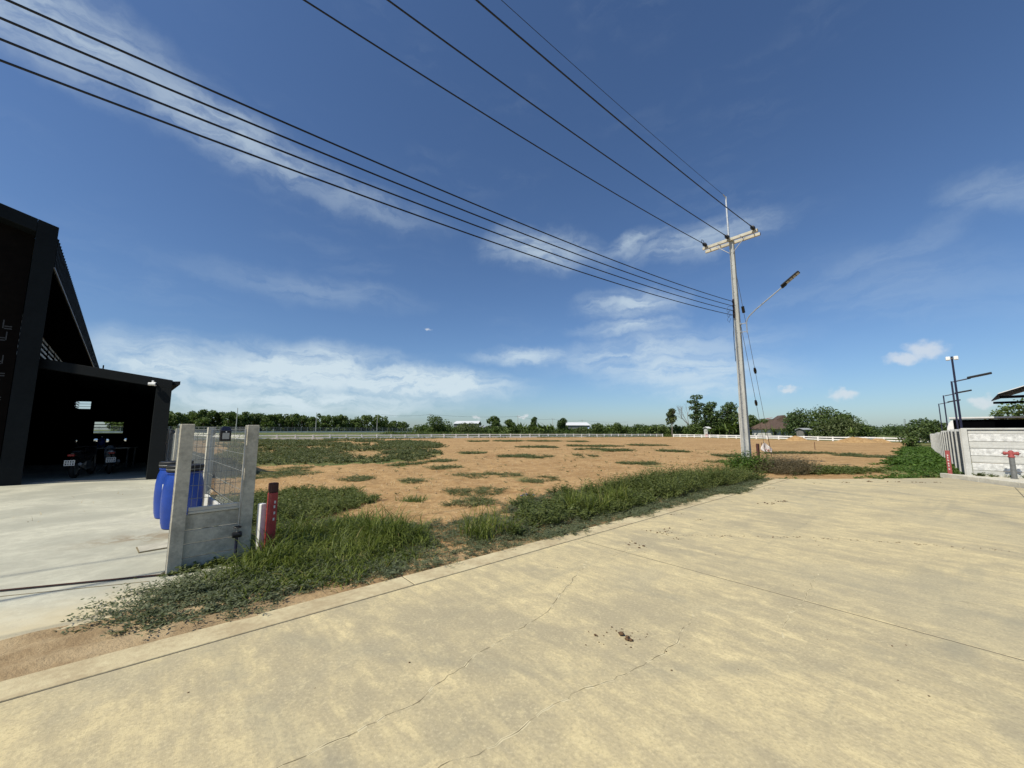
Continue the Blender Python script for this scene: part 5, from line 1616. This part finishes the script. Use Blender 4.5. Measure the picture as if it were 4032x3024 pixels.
def weed_arrays(x, y, z, rng, S, K, L, elev, leaf, tone_mu=.4, arch=.5, up=.7):
    """plants: S stems each with K leaf pairs. L stem length (n,), elev (lo,hi) radians, leaf (len,width)"""
    n = len(x)
    az_ = rng.uniform(0, 6.283, (n, S)); e = rng.uniform(elev[0], elev[1], (n, S))
    Ls = L[:, None] * rng.uniform(.55, 1.15, (n, S))
    t = np.linspace(.18, 1, K)[None, None, :]
    hx = np.cos(az_)[..., None]; hy = np.sin(az_)[..., None]
    rad = Ls[..., None] * np.cos(e)[..., None] * t
    hz = Ls[..., None] * (np.sin(e)[..., None] * t - arch * .35 * t * t * np.cos(e)[..., None]) + .012
    hz = np.maximum(hz, .010)
    wob = rng.normal(0, .10, (n, S, K)) * Ls[..., None] * t
    px = x[:, None, None] + hx * rad - hy * wob; py = y[:, None, None] + hy * rad + hx * wob; pz_ = z[:, None, None] + hz
    out = []
    tone_p = rng.normal(tone_mu, .13, (n, 1, 1))
    for sg in (-1, 1):
        ang = az_[..., None] + sg * rng.uniform(.5, 1.3, (n, S, K))
        dz = rng.uniform(-.15, .55, (n, S, K))
        D = unit(np.stack([np.cos(ang), np.sin(ang), dz], -1)).reshape(-1, 3)
        Nn = unit(np.stack([rng.normal(0, .45, D.shape[0]), rng.normal(0, .45, D.shape[0]), np.full(D.shape[0], up)], -1))
        Nn = unit(Nn - D * (Nn * D).sum(1, keepdims=True))
        C = np.stack([px, py, pz_], -1).reshape(-1, 3)
        ln = leaf[0] * rng.uniform(.55, 1.35, len(C)); wd = leaf[1] * rng.uniform(.7, 1.3, len(C))
        tone = np.clip((tone_p + rng.normal(0, .14, (n, S, K))).reshape(-1), 0, 1)
        out.append(leaf_arrays(C, D, Nn, ln, wd, tone))
    # stems as thin blades
    b0 = np.stack([np.repeat(x, S), np.repeat(y, S), np.repeat(z, S) - .01], -1)
    tip = np.stack([px[..., -1], py[..., -1], pz_[..., -1]], -1).reshape(-1, 3)
    D = tip - b0; ln = np.linalg.norm(D, axis=1); D = unit(D)
    Nn = unit(np.cross(D, unit(rng.normal(size=D.shape))))
    out.append(leaf_arrays(b0, D, Nn, ln, np.full(len(ln), leaf[1] * .3 + .002), np.full(len(ln), .92)))
    return out

def grass_arrays(x, y, z, rng, B, L, width, spread=.05, lean=(.15, .9), tone_mu=.45, seg=4):
    n = len(x)
    az_ = rng.uniform(0, 6.283, (n, B)); ln = L[:, None] * rng.uniform(.45, 1.15, (n, B))
    le = rng.uniform(lean[0], lean[1], (n, B))
    bx = x[:, None] + rng.normal(0, spread, (n, B)); by = y[:, None] + rng.normal(0, spread, (n, B)); bz = np.repeat(z[:, None], B, 1) - .02
    dx, dy = np.cos(az_), np.sin(az_)
    tw = az_ + 1.57 + rng.normal(0, .5, (n, B)); sx, sy = np.cos(tw), np.sin(tw)
    pts = []
    h = np.zeros((n, B)); r = np.zeros((n, B)); ang = np.full((n, B), 1.5) - le * .35
    for k in range(seg + 1):
        w = width * (1 - (k / seg) ** 1.6) * rng.uniform(.9, 1.1, (n, B)) + .0004
        cx, cy, cz = bx + dx * r, by + dy * r, bz + h
        pts.append((np.stack([cx + sx * w, cy + sy * w, cz], -1), np.stack([cx - sx * w, cy - sy * w, cz], -1)))
        r = r + ln / seg * np.cos(ang); h = h + ln / seg * np.sin(ang); h = np.maximum(h, .01)
        ang = ang - le * .62
    V = []; tone = np.clip(rng.normal(tone_mu, .22, (n, B)) + rng.normal(0, .12, (n, 1)), 0, 1)
    for k in range(seg):
        a, b = pts[k]; c, d = pts[k + 1]
        V.append(np.stack([a, b, d, c], -2).reshape(-1, 4, 3))
    return np.concatenate(V), np.tile(tone.reshape(-1), seg)

def interp(xs, ys, v): return np.interp(v, xs, ys)
VA = [-.45, .1, .6, 1.1, 1.9, 2.7, 3.3, 4.2, 5, 6, 7, 8.2, 10, 11.7, 13.7, 14.5, 15.6]
VF = [5.2, 4.5, 4.2, 4.44, 4.34, 4.30, 4.2, 4.12, 4.10, 4.2, 4.10, 4.12, 4.16, 3.85, 4.2, 4.35, 4.4]
VB = [5.4, 5.75, 5.8, 8.2, 8.4, 6.9, 6.4, 6.1, 6.2, 6.7, 7.0, 7.0, 6.6, 6.3, 5.9, 5.7, 5.4]
def ab_of(x, y): return x * UX + y * UY, x * VX + y * VY

def verge_region(soft=.12, amp=.35, seed=61, keep=1.0):
    def f(x, y):
        a, b = ab_of(x, y)
        nz = (fbm(x * 1.6, y * 1.6, seed, 4) - .5) * amp * 2
        lo = interp(VA, VF, a); hi = interp(VA, VB, a)
        m = smooth(lo - soft + nz * .4, lo + soft + nz * .4, b) * smooth(hi + .25 + nz, hi - .25 + nz, b)
        return m * ((a > -.45) & (a < 15.6)) * keep
    return f
rng = np.random.default_rng(77)
# low creeping mats all along the road edge
def dens(x, y):
    a, b = ab_of(x, y)
    m = verge_region()(x, y)
    m = m * (.5 + .5 * smooth(.32, .5, fbm(x * 2.1, y * 2.1, 13)))
    m = m * (1 - .45 * smooth(2.5, 2.8, a) * smooth(3.6, 3.2, a))                  # trodden bare gap
    m = np.where(a < .55, m * .8, m)
    return m
x, y = scatter(dens, 24000, rng, (-5, 9.5, 3.2, 14)); z = ground_z(x, y)
arr = weed_arrays(x, y, z, rng, 5, 6, rng.uniform(.10, .26, len(x)), (.02, .5), (.030, .013), .38, .4, .9)
o = leaves_obj('creeping_weeds', arr, WEED)
tag(o, 'grey green creeping weeds matted along the road edge', 'weeds', kind='stuff')
# runners reaching over the sand at the left end
x, y = scatter(lambda x, y: (lambda a, b: smooth(1.0, .3, ((a - .35) / .85) ** 2 + ((b - 5.0) / .72) ** 2))(*ab_of(x, y)), 1500, rng, (-4.2, -1.8, 3.2, 5.4)); z = ground_z(x, y)
arr = weed_arrays(x, y, z, rng, 5, 8, rng.uniform(.18, .38, len(x)), (.05, .55), (.036, .015), .36, .45, .9)
o = leaves_obj('runner_weeds', arr, WEED)
tag(o, 'dark blue green runner weeds spreading over sand at the forecourt corner', 'weeds', kind='stuff')
# taller feathery weeds of the strip and towards the pole
def dens2(x, y):
    a, b = ab_of(x, y)
    m = verge_region(.1, .3, 71)(x, y) * smooth(4.45, 4.9, b) * smooth(.34, .50, fbm(x * 1.3, y * 1.3, 23) + .10 * smooth(8, 9.5, a))
    return m * smooth(3.0, 4.2, a) * (.6 + .4 * smooth(6.2, 8, a))
x, y = scatter(dens2, 5600, rng, (0, 10, 6, 14.5)); z = ground_z(x, y); a, b = ab_of(x, y)
hgt = interp([3, 4.5, 5.6, 6.5, 8.0, 8.6, 9.4, 11, 13.5, 14.6], [.16, .15, .22, .2, .18, .16, .42, .46, .40, .3], a) * (.3 + 1.4 * fbm(x * 1.5, y * 1.5, 29))
arr = weed_arrays(x, y, z, rng, 6, 9, hgt * 1.25, (.5, 1.35), (.050, .022), .36, .5)
o = leaves_obj('tall_weeds', arr, WEED_G)
tag(o, 'bushy knee high green weeds along the road edge up to the pole', 'weeds', kind='stuff')
# tall grass by the marker post
def dens3(x, y):
    a, b = ab_of(x, y)
    nz = (fbm(x * 1.4, y * 1.4, 83) - .5)
    q = smooth(1.2, .7, ((a - 1.9) / 1.15) ** 2 + ((b - 5.85) / 1.4) ** 2 + nz * 1.3)
    q2 = smooth(1.2, .7, ((a - 1.0) / .6) ** 2 + ((b - 5.2) / .62) ** 2 + nz) * (b > 4.62)
    return np.maximum(q, q2) * (((x - PA.x) * FN.x + (y - PA.y) * FN.y > .07) | (b > 6.3))
x, y = scatter(dens3, 2000, rng, (-5, -.3, 3.8, 7.9)); z = ground_z(x, y); a, b = ab_of(x, y)
hg = .26 + .78 * fbm(x * 1.7, y * 1.7, 91, 3) ** 1.3
hg = hg * (.45 + .55 * smooth(4.7, 5.9, b))
arr = [grass_arrays(x, y, z, rng, 17, hg * 1.12, .0062, .07, (.45, 1.9), .36)]
# second grass tuft along the strip
def dens4(x, y):
    a, b = ab_of(x, y)
    return np.maximum(smooth(1.1, .5, ((a - 6.9) / 1.25) ** 2 + ((b - 5.15) / .45) ** 2), .8 * smooth(1.1, .5, ((a - 3.85) / .55) ** 2 + ((b - 5.0) / .35) ** 2))
x, y = scatter(dens4, 1100, rng, (-1, 4, 5.5, 10)); z = ground_z(x, y)
arr.append(grass_arrays(x, y, z, rng, 14, rng.uniform(.32, .78, len(x)), .0065, .06, (.1, .9), .5))
o = leaves_obj('tall_grass', arr, GRASS)
tag(o, 'tall bright green grass growing around the red marker post and road edge', 'grass', kind='stuff')
# weeds behind the tall grass, at the foot of the side fence
def dens5(x, y):
    a, b = ab_of(x, y)
    nz = (fbm(x * .9, y * .9, 47) - .5) * 1.2
    return smooth(1.2, .6, ((x + 5.0) / 1.6) ** 2 + ((y - 8.6) / 2.3) ** 2 + nz) * ((x - PB.x) * .707 + (y - PB.y) * .707 > .15)
x, y = scatter(dens5, 3400, rng, (-8, -2, 5.5, 12)); z = ground_z(x, y)
arr = weed_arrays(x, y, z, rng, 6, 7, rng.uniform(.14, .42, len(x)) * (.6 + .6 * smooth(9.5, 7, y)), (.2, 1.3), (.045, .020), .38, .5)
o = leaves_obj('fence_weeds', arr, WEED_G)
tag(o, 'dark weeds growing thick beside the mesh side fence', 'weeds', kind='stuff')
# big weedy area in the field
def dens6(x, y):
    bx, by = x + (fbm(x * .6, y * .6, 31) - .5) * 3, y + (fbm(x * .6, y * .6, 37) - .5) * 5
    return poly_mask(bx, by, BIGPATCH) * smooth(.33, .50, fbm(x * .3, y * .2, 43)) * (.35 + .65 * smooth(14, 28, y) ) * np.where(y < 30, 1.0, .62)
x, y = scatter(dens6, 15000, rng, (-50, -4, 16, 68)); z = ground_z(x, y)
hgt = .16 + .42 * fbm(x * .16, y * .16, 51) ** 1.5
nr = y < 30
arr = weed_arrays(x[nr], y[nr], z[nr], rng, 6, 6, hgt[nr] * 1.1, (.2, 1.1), (.085, .045), .40, .4)
arr += weed_arrays(x[~nr], y[~nr], z[~nr], rng, 5, 4, hgt[~nr] * 1.1, (.35, 1.2), (.15, .085), .40, .4)
o = leaves_obj('field_weeds', arr, FIELDW)
tag(o, 'broad patch of green weeds on the left of the soil field', 'weeds', kind='stuff')
# scattered mats in the field
arrs = []
for k, (cx, cy, rx, ry) in enumerate(PATCHES):
    r_ = np.random.default_rng(300 + k)
    n = int(min(420, 90 * rx * ry + 40) * (1 if cy < 40 else .5))
    th = r_.uniform(0, 6.283, n); q = np.sqrt(r_.random(n))
    x = cx + rx * q * np.cos(th) * 1.05; y = cy + ry * q * np.sin(th) * 1.05
    keep = fbm(x * 1.6 / max(1, cy / 20) + k, y * 1.2 / max(1, cy / 20), 57) + .22 * (1 - q) > .52
    x, y = x[keep], y[keep]; z = ground_z(x, y)
    sc_ = max(1.0, cy / 14)
    arrs += weed_arrays(x, y, z, r_, 5, 5, r_.uniform(.14, .30, len(x)) * min(2, sc_ ** .6), (.05, .55), (.036 * min(sc_, 3.2), .018 * min(sc_, 3.2)), .40, .35, .9)
r_ = np.random.default_rng(9)
x, y = r_.uniform(-12, 16, 260), r_.uniform(9, 40, 260); kk = (x * VX + y * VY) > 7; x, y = x[kk], y[kk]
arrs += weed_arrays(x, y, ground_z(x, y), r_, 3, 4, r_.uniform(.05, .16, len(x)), (.2, 1.0), (.05, .022), .5, .4)
o = leaves_obj('field_mats', arrs, FIELDW)
tag(o, 'flat scattered mats of grey green weeds across the soil field', 'weeds', kind='stuff')
# green grass tufts in the field
r_ = np.random.default_rng(12)
tx = np.concatenate([r_.normal(-2.35, .14, 16), r_.normal(-5, .5, 20), r_.normal(14, 2, 14), r_.normal(6.3, .5, 26), r_.normal(11.2, .6, 20)])
ty = np.concatenate([r_.normal(9.3, .12, 16), r_.normal(19, .5, 20), r_.normal(31, 2, 14), r_.normal(19.4, .25, 26), r_.normal(20.6, .3, 20)])
o = leaves_obj('field_tufts', [grass_arrays(tx, ty, ground_z(tx, ty), r_, 16, r_.uniform(.1, .26, len(tx)), .008, .07, (.2, 1.0), .5)], GRASS_F)
tag(o, 'small bright grass tufts standing on the bare soil', 'grass', kind='stuff')
r_ = np.random.default_rng(13)
n = 5200; x = r_.uniform(-14, 22, n); y = r_.uniform(7, 46, n); bb = x * VX + y * VY
kk = (bb > 5.8) & (r_.random(n) < smooth(.38, .6, fbm(x * .7, y * .5, 67)))
x, y = x[kk], y[kk]
V_, T_ = grass_arrays(x, y, ground_z(x, y), r_, 4, r_.uniform(.05, .14, len(x)), .006, .06, (.6, 2.2), .5, 2)
V_[..., 2] += .012
o = leaves_obj('straw_stubble', [(V_, T_)], STRAW)
tag(o, 'dry pale straw bits lying over the orange soil', 'straw', kind='stuff')
# leafy climbers round the foot of the pole
r_ = np.random.default_rng(14)
x = PX + r_.normal(-.25, .38, 90); y = PY + r_.normal(-.35, .4, 90)
arr = weed_arrays(x, y, ground_z(x, y), r_, 5, 7, r_.uniform(.35, .8, 90), (.7, 1.5), (.085, .05), .55, .4)
o = leaves_obj('pole_weeds', arr, LUSH)
tag(o, 'light green leafy weeds climbing round the foot of the utility pole', 'weeds', kind='stuff')
# dry brown brush right of the pole
r_ = np.random.default_rng(15)
x = 10.95 + r_.normal(0, .62, 420); y = 15.75 + r_.normal(0, .6, 420)
kk = (x * VX + y * VY) > 3.9; x, y = x[kk], y[kk]
arr = weed_arrays(x, y, ground_z(x, y), r_, 7, 6, r_.uniform(.35, .8, len(x)), (.35, 1.35), (.07, .014), .45, .4)
o = leaves_obj('dry_brush', arr, DEADL)
tag(o, 'dry brown tangled brush right of the utility pole', 'brush', kind='stuff')
q_ = r_.normal(0, .85, 700); x = 12.3 + q_; y = 15.75 + q_ * .1 + r_.normal(0, .38, 700)
arr = weed_arrays(x, y, ground_z(x, y), r_, 5, 6, r_.uniform(.14, .34, 700), (.15, 1.0), (.06, .03), .38, .4)
o = leaves_obj('green_brush', arr, WEED_G)
tag(o, 'low green brush right of the dry brown brush', 'weeds', kind='stuff')
# weeds at the far end of the road, up to the side wall
def dens7(x, y):
    a, b = ab_of(x, y)
    nz = (fbm(x * 1.0, y * 1.0, 53) - .5)
    w = .722 * (y - WC.y) - .692 * (x - WC.x); l = .722 * (x - WC.x) + .692 * (y - WC.y)
    edge = interp([15.4, 16.4, 18.2, 20.0, 22, 60], [4.0, 2.95, 1.75, .5, -9, -9], a)
    off_road = smooth(edge - .06 + nz * .25, edge + .12 + nz * .25, b)
    band = smooth(2.5, 1.3, w + nz * 2.2) * (w > .1) * (l > -3.2)
    rim = smooth(edge + .5, edge + .1, b + nz) * (a > 15.4) * (a < 20.5) * .6
    return np.maximum(band, rim) * off_road * (l < 50)
x, y = scatter(dens7, 26000, rng, (8, 52, 11.5, 50)); z = ground_z(x, y); d = np.hypot(x, y)
near = d < 26
arr = weed_arrays(x[near], y[near], z[near], rng, 5, 6, rng.uniform(.10, .26, near.sum()), (.05, .8), (.055, .038), .45, .4)
far = ~near
arr += weed_arrays(x[far], y[far], z[far], rng, 4, 4, rng.uniform(.14, .30, far.sum()), (.1, .8), (.13, .085), .42, .4)
o = leaves_obj('wall_weeds', arr, LUSH)
tag(o, 'lush green creepers on the strip along the precast side wall', 'weeds', kind='stuff')
# coarse grass beyond the rail fences
def grass_far():
    r_ = np.random.default_rng(17)
    arrs = []
    n = 2600
    t = r_.random(n); off = r_.uniform(-1.5, .6, n)
    dx_, dy_ = RF1[0] - RF0[0], RF1[1] - RF0[1]; L = math.hypot(dx_, dy_); nx, ny = dy_ / L, -dx_ / L
    x = RF0[0] + dx_ * t + nx * -off; y = RF0[1] + dy_ * t + ny * -off
    kp = fbm(x * .12, y * .12, 7) > .5
    x, y = x[kp], y[kp]
    arrs.append(grass_arrays(x, y, ground_z(x, y), r_, 5, r_.uniform(.2, .6, len(x)), .03, .12, (.1, .8), .45, 3))
    # rough grass before the far hedge
    n = 2600; x = r_.uniform(-40, 62, n); y = np.interp(x, [-40, 62], [120, 134]) + r_.uniform(-3, 5, n)
    side = (RF1[0] - RF0[0]) * (y - RF0[1]) - (RF1[1] - RF0[1]) * (x - RF0[0])
    x, y = x[side > 300], y[side > 300]
    arrs.append(grass_arrays(x, y, gz_np(x, y), r_, 7, r_.uniform(.7, 1.5, len(x)), .06, .3, (.1, .8), .6, 3))
    o = leaves_obj('rough_grass', arrs, GRASS_F)
    tag(o, 'rough grass along the rail fence and before the far hedge', 'grass', kind='stuff')
grass_far()
# tiny weeds sprouting at the foot of gate fence and right wall
r_ = np.random.default_rng(21)
s_ = r_.uniform(0, flen, 26)
x = PA.x + FD.x * s_ + FN.x * r_.uniform(.06, .16, 26); y = PA.y + FD.y * s_ + FN.y * r_.uniform(.06, .16, 26)
s2 = r_.uniform(.1, 6, 90)
x = np.concatenate([x, WC.x - UX * .14 - VX * s2]); y = np.concatenate([y, WC.y - UY * .14 - VY * s2])
zz_ = np.where(np.arange(len(x)) < 26, -.02, .085)
arr = weed_arrays(x, y, zz_, r_, 4, 4, r_.uniform(.05, .14, len(x)), (.3, 1.2), (.045, .03), .3, .4)
o = leaves_obj('sprout_weeds', arr, WEED_G)
tag(o, 'small sprouts at the foot of gate fence and precast wall', 'weeds', kind='stuff')

# ================================================================== STONES, CLODS, SCRAPS
def rocks(name, label, x, y, z, s, m, seed, kind='stuff', cat='stones'):
    r_ = np.random.default_rng(seed); n = len(x)
    base = np.array([(1, 0, 0), (0, 1, 0), (-1, 0, 0), (0, -1, 0), (0, 0, .75), (0, 0, -.6), (.62, .62, .3), (-.62, .55, .3), (-.6, -.62, .28), (.6, -.6, .3)], float)
    faces = [(0, 1, 6), (1, 2, 7), (2, 3, 8), (3, 0, 9), (0, 6, 4), (6, 1, 4), (1, 7, 4), (7, 2, 4), (2, 8, 4), (8, 3, 4), (3, 9, 4), (9, 0, 4), (0, 5, 1), (1, 5, 2), (2, 5, 3), (3, 5, 0)]
    V = base[None] * s[:, None, None] * r_.uniform(.65, 1.25, (n, 10, 3))
    th = r_.uniform(0, 6.28, n); c, q = np.cos(th)[:, None], np.sin(th)[:, None]
    X = V[..., 0] * c - V[..., 1] * q; Y = V[..., 0] * q + V[..., 1] * c
    V = np.stack([X + x[:, None], Y + y[:, None], V[..., 2] * .75 + z[:, None]], -1)
    F = np.array(faces)[None] + (np.arange(n) * 10)[:, None, None]
    me = quads_mesh(name, V.reshape(-1, 3), F.reshape(-1, 3), m)
    o = put(name, me)
    return tag(o, label, cat, kind=kind)
r_ = np.random.default_rng(33)
n = 9000
x = r_.uniform(-14, 20, n); y = r_.uniform(6, 42, n); bb = x * VX + y * VY
kk = (bb > 5.4) & (r_.random(n) < smooth(.35, .6, fbm(x * .5, y * .5, 3)) * smooth(44, 10, y) + .12)
x, y = x[kk], y[kk]
rocks('field_stones', 'small pale stones and clods strewn over the orange soil', x, y, ground_z(x, y) + .004, (r_.random(len(x)) ** 2.5 * .026 + .006) * (1 + y / 30), STONEM, 1)
n = 420
a_ = r_.uniform(.6, 4.6, n); b_ = r_.normal(4.55, .18, n); b_ = np.maximum(b_, 4.3)
xy = np.array([AB(p, q)[:2] for p, q in zip(a_, b_)])
rocks('verge_pebbles', 'tiny pale pebbles in the sand at the road edge', xy[:, 0], xy[:, 1], ground_z(xy[:, 0], xy[:, 1]) + .002, r_.uniform(.003, .012, n), STONEM, 2)
# crumbs of mud on the road
pts = [(2.53, 6.52, .04), (1.77, 5.62, .045), (2.44, 5.94, .03), (2.19, 6.43, .025), (5.86, 8.87, .05), (6.2, 9.0, .04), (5.6, 8.7, .05), (2.35, 6.25, .03), (2.4, 6.35, .035), (1.7, 5.75, .025),
       (10.4, 12.2, .06), (11.2, 12.4, .07), (12.0, 12.3, .06), (12.6, 12.2, .06), (9.3, 12.0, .05), (7.2, 11.0, .04), (13.2, 12.2, .05), (3.2, 7.6, .03), (3.4, 7.2, .04)]
X = []; Y = []; S_ = []
for (px, py, sz) in pts:
    for k in range(7):
        X.append(px + r_.normal(0, sz * 2.2)); Y.append(py + r_.normal(0, sz * 1.2)); S_.append(sz * r_.uniform(.12, .5))
for k in range(90):
    a, b = r_.uniform(0, 15), r_.uniform(-.3, 3.6); p = AB(a, b)
    X.append(p[0]); Y.append(p[1]); S_.append(r_.uniform(.002, .009))
for k in range(150):
    t_ = r_.random()
    X.append(2.6 + 4.0 * t_ + r_.normal(0, .03)); Y.append(6.1 - .75 * t_ + .25 * math.sin(t_ * 3) + r_.normal(0, .03)); S_.append(r_.uniform(.002, .011))
for k in range(26):
    X.append(.88 + r_.normal(0, .16)); Y.append(3.2 + r_.normal(0, .10)); S_.append(r_.uniform(.003, .009))
X, Y, S_ = map(np.array, (X, Y, S_))
rocks('mud_crumbs', 'small brown mud crumbs dropped on the concrete road', X, Y, S_ * .25, S_, CLODM, 3, cat='mud')
o = rocks('mud_clod', 'broken brown clod of mud lying in the middle of the near road', np.array([.86, .895, .885, .91, .90]), np.array([3.24, 3.2, 3.17, 3.16, 3.21]), np.array([.012, .010, .008, .006, .006]), np.array([.026, .02, .024, .022, .014]), CLODM, 4, kind=None, cat='clod')
o = rocks('mud_clod', 'small lone clod of mud left of the broken clod on the road', np.array([.655, .665]), np.array([3.235, 3.225]), np.array([.006, .004]), np.array([.013, .009]), CLODM, 5, kind=None, cat='clod')
# blue plastic scrap
mb = MB()
rs = random.Random(8)
for k in range(9):
    x0, y0 = rs.uniform(-.16, .16), rs.uniform(-.1, .1)
    p = [Vector((x0 + rs.uniform(-.07, .07), y0 + rs.uniform(-.05, .05), rs.uniform(.01, .07))) for _ in range(4)]
    mb.quad(*p)
o = mb.build('plastic_scrap', BLUESCRAP, None, (.39, 9.82, gz(.39, 9.82) + .01))
m_ = o.modifiers.new('thick', 'SOLIDIFY'); m_.thickness = .004
tag(o, 'crumpled blue plastic scrap at the edge of the field weeds', 'scrap')
print('objects', len(bpy.data.objects))
